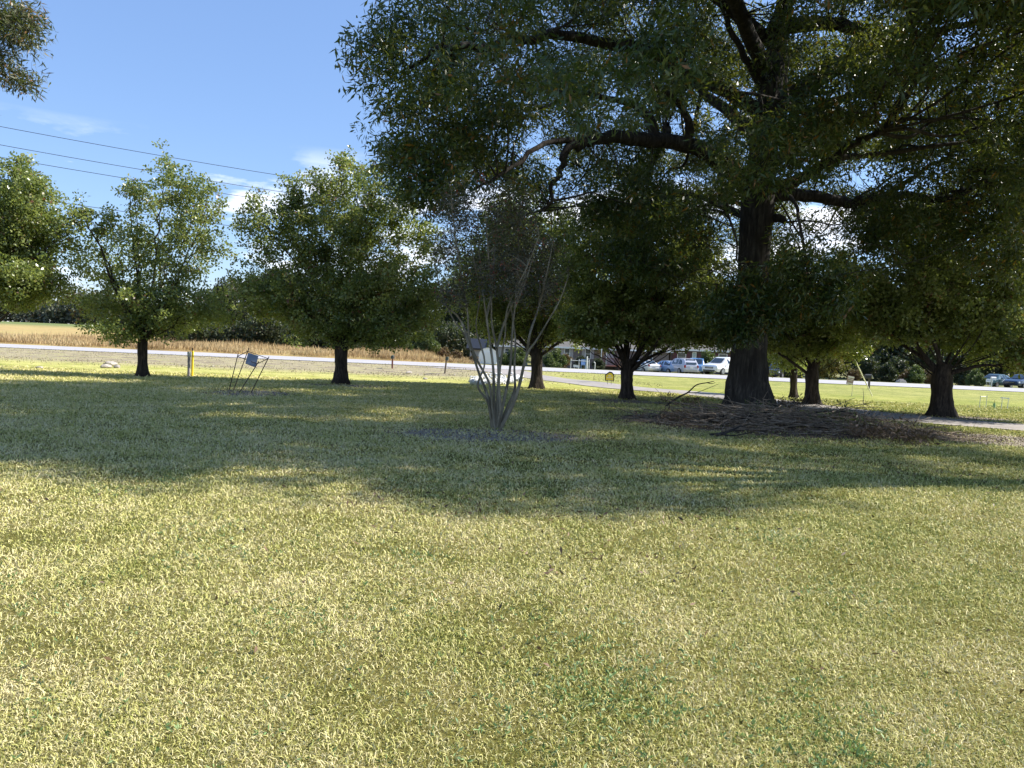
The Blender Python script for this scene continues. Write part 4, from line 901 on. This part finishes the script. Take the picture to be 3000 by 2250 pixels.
b = cpos(1746, 75); o = MB().tube(smooth_path([(0, 0, -.05), (0.02, 0, .45), (0, 0, .66), (-.12, 0, .74)], 4), .04, 8).build('bent_pipe', 'pipe_white'); o.location = b; tag(o, 'white bent pipe between the tall white post and the deck', 'pipe')
b = cpos(1712, 77.5); o = empty('garden_chair', b, 'pale blue plastic chair behind the pipe frame', 'chair')
for x in (-.22, .22):
    for y in (-.22, .22): MB().cyl((x, y, -.02), (x, y, .42), .025, 6).build('leg', 'paint_light_blue', o)
MB().box((0, 0, .44), (.5, .5, .05)).build('seat', 'paint_light_blue', o, bevel=.01); MB().box((0, .24, .75), (.48, .05, .55), Matrix.Rotation(-.12, 3, 'X')).build('backrest', 'paint_light_blue', o, bevel=.01)
# left leaning mailbox
g_ = G(1303, 1094); o = empty('mailbox', g_, 'weathered dark green mailbox on a leaning wooden post by the left road', 'mailbox'); o.rotation_euler = (0, R(5), 0)
MB().box((0, 0, .42), (.11, .11, .95)).build('post', 'weathered_wood', o, bevel=.01); MB().box((0.03, 0, .92), (.17, .55, .05)).build('arm', 'weathered_wood', o)
pf = [(-.1, 0), (.1, 0)] + [(.1 * math.cos(a), .14 + .1 * math.sin(a)) for a in np.linspace(0, math.pi, 9)]
bx_ = MB().prism([(p[0] + .03, p[1] + .95) for p in pf], 'y', -.26, .26).build('box', 'mailbox_green', o); MB().box((.15, -.12, 1.08), (.015, .05, .14)).build('flag', 'rust_steel', o); MB().box((.02, -.27, 1.19), (.2, .06, .02)).build('lid', 'rust_steel', o)
g_ = G(1149, 1080); o = empty('mailbox', g_, 'small mailbox with reddish post below the hanging pear twig', 'mailbox')
MB().box((0, 0, .35), (.11, .11, .75)).build('post', 'deck_red', o, bevel=.01); MB().prism([(p[0], p[1] + .74) for p in pf], 'y', -.24, .24).build('box', 'mailbox_green', o); MB().box((.115, -.1, .85), (.015, .05, .13)).build('flag', 'tail_red', o)
g_ = G(2545, 1140); o = empty('mailbox', g_, 'black mailbox with white front flap right of the guy guard', 'mailbox')
MB().box((0, 0, .35), (.11, .11, .8)).build('post', 'pole_wood', o); MB().prism([(p[0] * 1.25, p[1] * 1.25 + .76) for p in pf], 'x', -.32, .1).build('box', 'black_plastic', o)
MB().box((.17, 0, .9), (.02, .26, .32), Matrix.Rotation(R(-32), 3, 'Y')).build('door', 'sign_white', o); MB().box((-.06, 0, .745), (.5, .16, .03)).build('shelf', 'pole_wood', o)
# marker posts
g_ = G(553, 1103); o = empty('marker_post', g_, 'gray utility marker post with pale banded cap', 'marker post')
MB().tube([(0, 0, -.05), (0, 0, .82)], [.055, .055], 12).build('post', 'marker_gray', o); MB().tube([(0, 0, .78), (0, 0, .82), (0, 0, .98)], [.058, .072, .07], 12).build('cap', 'pipe_white', o); MB().tube([(0, 0, .98), (0, 0, 1.0)], [.074, .06], 12).build('cap_ring', 'marker_gray', o); MB().tube([(0, 0, .80), (0, 0, .83)], [.074, .074], 12).build('cap_ring', 'marker_gray', o)
g_ = G(563.5, 1102); o = empty('marker_post', g_, 'bright yellow utility marker post', 'marker post'); MB().tube([(0, 0, -.05), (0, 0, 1.0), (0, 0, 1.02)], [.045, .045, .03], 12).build('post', 'yellow_paint', o); MB().tube([(-.015, 0, 1.02), (-.015, 0, 1.14)], [.03, .025], 8).build('tip', 'wire_black', o)
# tilted sign frame
sb = [G(676, 1138), G(699, 1148), G(736, 1158), G(762, 1155)]
base = sum(sb, Vector()) / 4; o = empty('sign_stand', base, 'rusty four-legged stand leaning right with a gray panel in soil', 'sign'); DD = base.y
tops = [at(698, 1035, DD + .35), at(729, 1020, DD + .5), at(758, 1059, DD - .4), at(788, 1045, DD - .25)]
foot = [at(676, 1131, 0.1)] * 4
feet = [G(675, 1135), G(699, 1141), G(738, 1150), G(760, 1147)]
feet = [Vector((f.x, DD + d, float(zf(f.x, DD + d)) - .03)) for f, d in zip((at(676, 1, DD), at(699, 1, DD), at(738, 1, DD), at(762, 1, DD)), (.45, .15, -.45, -.1))]
print('sign', base, tops[0], feet[0])
for a, c in zip(feet, tops): MB().cyl(a - base, c - base, .014, 8).build('leg', 'rust_steel', o)
def rail(a, b_, fa=.90, fb=.90): 
    A = feet[a].lerp(tops[a], fa); B = feet[b_].lerp(tops[b_], fb); MB().cyl(A - base, B - base, .011, 6).build('rail', 'rust_steel', o)
rail(0, 2, .92, .93); rail(1, 3, .93, .95); rail(0, 1, .92, .93); rail(2, 3, .93, .95)
A = at(727, 1034, DD - .02); B = at(757, 1043, DD - .02); Cc = at(749, 1076, DD - .25); Dd = at(719, 1065, DD - .25)
nrm = (B - A).cross(Dd - A).normalized() * .012; q = [A, B, Cc, Dd]
MB().add([p - base - nrm for p in q] + [p - base + nrm for p in q], [(0, 1, 2, 3), (7, 6, 5, 4), (0, 4, 5, 1), (1, 5, 6, 2), (2, 6, 7, 3), (3, 7, 4, 0)]).build('panel', 'panel_gray', o)
# yard sign, house-shaped, yellow with dark border
g_ = G(1785, 1127); print('yard sign', g_); o = empty('yard_sign', g_, 'small yellow house-shaped yard sign with dark border', 'sign'); sc_ = .62
hs = [(-.38, .10), (.38, .10), (.38, .62), (.18, .86), (-.02, .90), (-.38, .62)]
hs = [(p[0] * sc_ * 1.05, p[1] * sc_ + .14) for p in hs]; MB().prism(hs, 'y', 0, .015).build('panel', 'black_plastic', o)
cx_, cz_ = 0, .36; MB().prism([(p[0] * .80, cz_ + (p[1] - cz_) * .78) for p in hs], 'y', -.012, -.002).build('face', 'sign_yellow', o)
m = MB(); m.box((0, -.018, .47), (.16, .008, .07)); m.box((0, -.018, .37), (.30, .008, .05)); m.box((0, -.018, .235), (.34, .008, .015)); m.build('lettering', 'guard_yellow', o)
for x in (-.1, .1): MB().cyl((x, .02, -.08), (x, .02, .3), .01, 6).build('stake', 'rust_steel', o)
# tilted sign on a pale post, right
g_ = G(2495, 1161); o = empty('small_sign', g_, 'small tilted sign with pale stripes on a cream post', 'sign'); MB().cyl((0, 0, -.05), (.015, 0, .62), .018, 8).build('post', 'guard_yellow', o)
rt = Matrix.Rotation(R(9), 3, 'Y'); MB().box((-.13, -.03, .80), (.33, .03, .42), rt).build('panel', 'sign_pink', o)
m = MB(); m.box((-.10, -.05, .955), (.31, .012, .07), rt); m.box((-.125, -.05, .86), (.26, .012, .025), rt); m.box((-.135, -.05, .78), (.22, .012, .02), rt); m.box((-.15, -.05, .64), (.27, .012, .05), rt); m.build('stripes', 'sign_white', o)
# utility pole, guy wire, overhead wires
PX, PY = px2x(2212, 44.0), 44.0; pz = float(zf(PX, PY)); o = empty('utility_pole', Vector((PX, PY, pz)), 'wooden utility pole behind the oak trunk', 'utility pole')
MB().tube([(0, 0, -.2), (0, 0, 9.4)], [.15, .1], 12).build('pole', 'pole_wood', o); MB().box((0, -.14, 8.9), (2.2, .1, .12), Matrix.Rotation(.9, 3, 'Z')).build('crossarm', 'pole_wood', o)
for k in (-.95, .95, .3): MB().tube([(k * math.cos(.9), k * math.sin(.9) - .14, 8.96), (k * math.cos(.9), k * math.sin(.9) - .14, 9.1)], [.05, .03], 8).build('insulator', 'marker_gray', o)
g_ = G(2557, 1161); print('guy', g_); ptop = Vector((PX, PY, pz + 8.2)); dv = (ptop - g_).normalized()
o = empty('guy_wire', g_, 'leaning guy wire with a long pale yellow guard', 'guy wire'); e1 = at(2502, 1048, g_.y + .6) - g_
MB().cyl((0, 0, -.05), e1, .028, 8).build('guard', 'guard_yellow', o); MB().tube([e1, e1 * 1.6, ptop - g_], [.008] * 3, 5).build('wire', 'wire_black', o)
for n_, (za, zb, zc, lab) in enumerate([(9.17, 8.5, 8.6, 'topmost of the thin overhead wires across the left sky'), (8.47, 7.8, 8.0, 'second overhead wire from the top at left'), (8.0, 7.36, 7.6, 'third overhead wire from the top at left'), (6.6, 6.05, 6.4, 'lowest of the overhead wires crossing behind the left pears')]):
    x0, y0, t1 = -20.23, 30.0, .307; S = np.array([[0, 0, 1], [t1 * t1, t1, 1], [1, 1, 1]]); cf = np.linalg.solve(S, [za, zb, zc + pz + .4])
    ts = np.linspace(-.55, 1, 34); P = [(x0 + t_ * (PX - x0), y0 + t_ * (PY - y0) + .02 * n_, float(np.polyval(cf, t_))) for t_ in ts]
    w_ = MB().tube(P, .011, 5).build('overhead_wire', 'wire_black'); tag(w_, lab, 'wire', 'overhead wires crossing the left sky')
# white stake frame round a sapling at right
g_ = G(2912, 1197); o = empty('tree_guard', g_, 'white stake frame round a tiny sapling on the right lawn', 'tree guard'); s_ = g_.y / F
for x, y, h in ((-28 * s_, .35, .50), (-2 * s_, .5, .52), (5 * s_, -.35, .52), (30 * s_, -.2, .50)): MB().cyl((x, y, -.05), (x + .02, y, h), .016, 8).build('stake', 'pipe_white', o)
MB().cyl((-28 * s_, .35, .46), (-2 * s_, .5, .46), .012, 6).build('rail', 'pipe_white', o); MB().box((17 * s_, -.28, .465), (26 * s_, .03, .045), Matrix.Rotation(.05, 3, 'Y')).build('rail', 'sign_white', o)
MB().tube([(.0, 0, -.03), (.0, 0, .22)], [.05, .045], 10).build('tree_sleeve', 'tree_sleeve_green', o); MB().tube([(.0, 0, .2), (.01, 0, .38)], [.012, .006], 6).build('sapling_stem', 'stick_bark', o)
# right yard: white sign, white post
b = cpos(2904, 71); o = empty('yard_sign', b, 'white rectangular yard sign beyond the road at far right', 'sign'); MB().box((0, 0, .56), (.42, .03, .26)).build('panel', 'sign_white', o)
for x in (-.15, .15): MB().cyl((x, 0.02, -.05), (x, 0.02, .45), .012, 6).build('leg', 'pipe_white', o)
MB().box((0, -.018, .57), (.3, .006, .04)).build('lettering', 'paint_blue', o)
b = cpos(2869, 77); o = empty('white_post', b, 'short white post among the shrubs at far right', 'post'); MB().tube([(0, 0, -.05), (0, 0, .95)], [.06, .05], 8).build('post', 'pipe_white', o); MB().tube([(0, 0, .95), (0, 0, 1.0)], [.07, .03], 8).build('cap', 'pipe_white', o)
b = cpos(2914, 77); o = empty('mailbox', b, 'white mailbox on a pale post at far right beyond the road', 'mailbox'); MB().box((0, 0, .35), (.1, .1, .8)).build('post', 'pipe_white', o); MB().prism([(p[0] * 1.2, p[1] * 1.2 + .76) for p in pf], 'x', -.1, .4).build('box', 'sign_white', o)
b = cpos(2648, 74); bl_ = MB().box((0, 0, .12), (1.1, .8, .5), taper=.55).build('boulder', 'pale_stone', bevel=.12); bl_.location = b; tag(bl_, 'gray boulder at the far road edge left of the round shrubs', 'boulder')

# ------------------------------------------------------------------ stones
def rock_mesh(seed, mat):
    import bmesh
    rg = random.Random(seed); bm = bmesh.new(); bmesh.ops.create_icosphere(bm, subdivisions=2, radius=.5)
    for v in bm.verts:
        d = v.co.normalized(); k = 1 + .16 * math.sin(3 * d.x + seed) + .14 * math.sin(4 * d.y + 2 * seed) + rg.uniform(-.07, .07); v.co *= k
        if v.co.z < -.3: v.co.z = -.3
    bm.transform(Matrix.Diagonal((1.2, .95, .7, 1))); me = bpy.data.meshes.new('rock'); bm.to_mesh(me); bm.free(); me.materials.append(MATS[mat]); return me
RK = [rock_mesh(s, 'limestone') for s in range(5)]; rg = random.Random(4)
c0 = G(1448, 1113); print('riprap', c0)
for k in range(280):
    px = rg.uniform(1378, 1532); py = 1128 - abs(rg.gauss(0, 1)) * 14 if px < 1505 else rg.uniform(1100, 1118)
    lim = 1096 if px > 1410 else 1108
    py = max(lim, min(1127, py)); q = G(px, py); r = link('rock', RK[k % 5]); s = rg.uniform(.12, .26)
    r.location = q + Vector((0, 0, s * .2 + rg.random() * .05)); r.rotation_euler = (rg.uniform(-.4, .4), rg.uniform(-.4, .4), rg.uniform(0, 6.28)); r.scale = (s, s, s)
    tag(r, 'white broken stone in the heap behind the crape myrtle', 'rock', 'white stones heaped at the ditch by the driveway')
RP = [rock_mesh(s + 9, 'pale_stone') for s in range(3)]
for k, (px, py, s, lab) in enumerate([(325, 1072, .55, 'largest pale rubble lump on the bank left of the thin pear'), (312, 1078, .4, 'small pale rubble lump left of the largest one'), (343, 1078, .35, 'small pale rubble lump right of the largest one'), (115, 1080, .25, 'single small stone on the bank at far left'), (1198, 1094, .38, 'single white stone on the bank left of the leaning mailbox'), (1246, 1112, .25, 'pale stone low on the bank left of the leaning mailbox'), (1330, 1100, .2, 'small pale stone just right of the leaning mailbox'), (565 + 60, 1075, .2, 'small pale stone right of the yellow marker')]):
    q = G(px, py); r = link('rock', RP[k % 3]); r.location = q + Vector((0, 0, s * .15)); r.scale = (s, s, s * .8); r.rotation_euler = (0, 0, k); tag(r, lab, 'rock', 'loose stones on the bank')

# ------------------------------------------------------------------ brush pile and fallen branches
rng = np.random.default_rng(55)
bp = G(2270, 1248); print('brush', bp); o = empty('brush_pile', bp, 'long tangled pile of bare sticks in front of the oak', 'brush pile')
def sticks(n, cx, cy, rx, ry, hh, Lr, rr, hfun=None):
    ps = []; rs = []
    for _ in range(n):
        a = rng.uniform(0, 6.28); q = rng.random() ** .6; x = cx + rx * q * math.cos(a); y = cy + ry * q * math.sin(a)
        L = rng.uniform(*Lr); th = rng.normal(0, .75) + (math.pi if rng.random() < .5 else 0); h = hh * (1 - q ** 2) * rng.random() + .03
        d = np.array([math.cos(th), math.sin(th), rng.normal(0, .07)]); p = np.array([x, y, float(zf(x, y)) + h]); P = [p]
        for _k in range(4):
            d = unit(d + rng.normal(size=3) * np.array([.28, .28, .08])); p = p + d * L / 4; p[2] = max(p[2], float(zf(p[0], p[1])) + .01); P.append(p)
        r = rng.uniform(*rr); ps.append(np.array(P) - np.array(tuple(bp))); rs.append(np.linspace(r, r * .3, 5))
        for _b in range(2 if L > .8 else 0):
            k = rng.integers(1, 4); p2 = P[k]; d2 = unit(d + rng.normal(size=3) * np.array([.8, .8, .35])); pp = [p2, p2 + d2 * L * .16, p2 + d2 * L * .32 + rng.normal(size=3) * .03]
            pp = [np.array([a_[0], a_[1], max(a_[2], float(zf(a_[0], a_[1])) + .01)]) for a_ in pp]
            ps.append(np.array(pp) - np.array(tuple(bp))); rs.append(np.array([r * .6, r * .4, r * .2]))
    return tube_arrays(ps, rs, 4)[:2]
V, Q = sticks(560, bp.x, bp.y, 3.5, 1.8, .48, (.4, 1.6), (.008, .018)); link('sticks', mesh_from('sticks', V, Q, 4, 'stick_bark'), o)
V, Q = sticks(26, bp.x + .3, bp.y, 2.0, 1.2, .4, (.7, 1.4), (.014, .028)); link('thick_sticks', mesh_from('thick_sticks', V, Q, 4, 'oak_bark'), o)
V, Q = sticks(160, G(2620, 1275).x, G(2620, 1275).y, 1.9, 1.1, .16, (.3, 1.1), (.005, .012)); link('loose_sticks', mesh_from('loose_sticks', V, Q, 4, 'stick_bark'), o)
cl = np.array([tuple(G(px, py)) for px, py in ((2480, 1240), (2500, 1262), (2460, 1255), (2300, 1165 + 35), (2315, 1200), (2620, 1290), (2560, 1285), (2680, 1300), (1960, 1240), (2010, 1180 + 12))])
C = np.repeat(cl, 10, 0) + rng.normal(size=(len(cl) * 10, 3)) * np.array([.28, .28, .07]) + np.array([0, 0, .18]) - np.array(tuple(bp))
V, Q, t = leaf_quads(C, 22, .18, .14, .03, rng, .0, .6); link('dead_leaves', mesh_from('dead_leaves', V, Q, 4, 'dead_leaf', t), o)
cl = np.array([tuple(G(px, py)) for px, py in ((2450, 1225), (2470, 1245), (2520, 1270), (2200, 1225), (2440, 1262))])
C = np.repeat(cl, 8, 0) + rng.normal(size=(len(cl) * 8, 3)) * np.array([.25, .25, .1]) + np.array([0, 0, .22]) - np.array(tuple(bp))
V, Q, t = leaf_quads(C, 16, .2, .16, .025, rng, -.3, .6); link('foliage', mesh_from('foliage', V, Q, 4, 'shrub_leaf', t), o)
def branch(label, pts, r, subs):
    ps = [smooth_path(pts, 4)]; b0 = np.array(tuple(pts[0])); rs = [np.linspace(r, r * .3, len(ps[0]))]
    for s in subs: ps.append(smooth_path(s, 3)); rs.append(np.linspace(r * .4, r * .15, len(ps[-1])))
    V, Q, _ = tube_arrays(ps, rs, 6); oo = link('fallen_branch', mesh_from('fallen_branch', V - b0, Q, 4, 'oak_bark', smooth=True)); oo.location = b0; return tag(oo, label, 'branch', 'long branches lying by the brush pile')
Db = G(1950, 1192).y
branch('bare branch slanting up from the pile left of the oak trunk', [at(1948, 1192, Db), at(1985, 1165, Db + .1), at(2015, 1150, Db + .2), at(2040, 1128, Db + .3), at(2072, 1121, Db + .3), at(2092, 1117, Db + .3)], .035,
       [[at(2070, 1121, Db + .3), at(2085, 1124, Db + .3), at(2096, 1120, Db + .3)], [at(2015, 1150, Db + .2), at(2040, 1150, Db), at(2068, 1140, Db - .2), at(2105, 1125, Db - .3)]])
Db = G(2080, 1278).y
branch('thick broken branch at the front of the pile', [at(2080, 1277, Db), at(2110, 1272, Db), at(2140, 1262, Db + .1), at(2172, 1247, Db + .3)], .05, [[at(2140, 1262, Db + .1), at(2165, 1262, Db), at(2195, 1258, Db)], [at(2110, 1272, Db), at(2150, 1276, Db - .1), at(2210, 1266, Db - .1)]])
Db = G(1815, 1224).y
branch('thin gray branch reaching left out of the pile', [at(1815, 1222, Db), at(1850, 1217, Db), at(1890, 1216, Db + .1), at(1925, 1206, Db + .2)], .022, [[at(1850, 1217, Db), at(1880, 1224, Db - .1), at(1915, 1220, Db - .1)]])
# dark curled twig of leaves hanging below the rounded pear is part of its crown; thin dead twigs under the wide pear
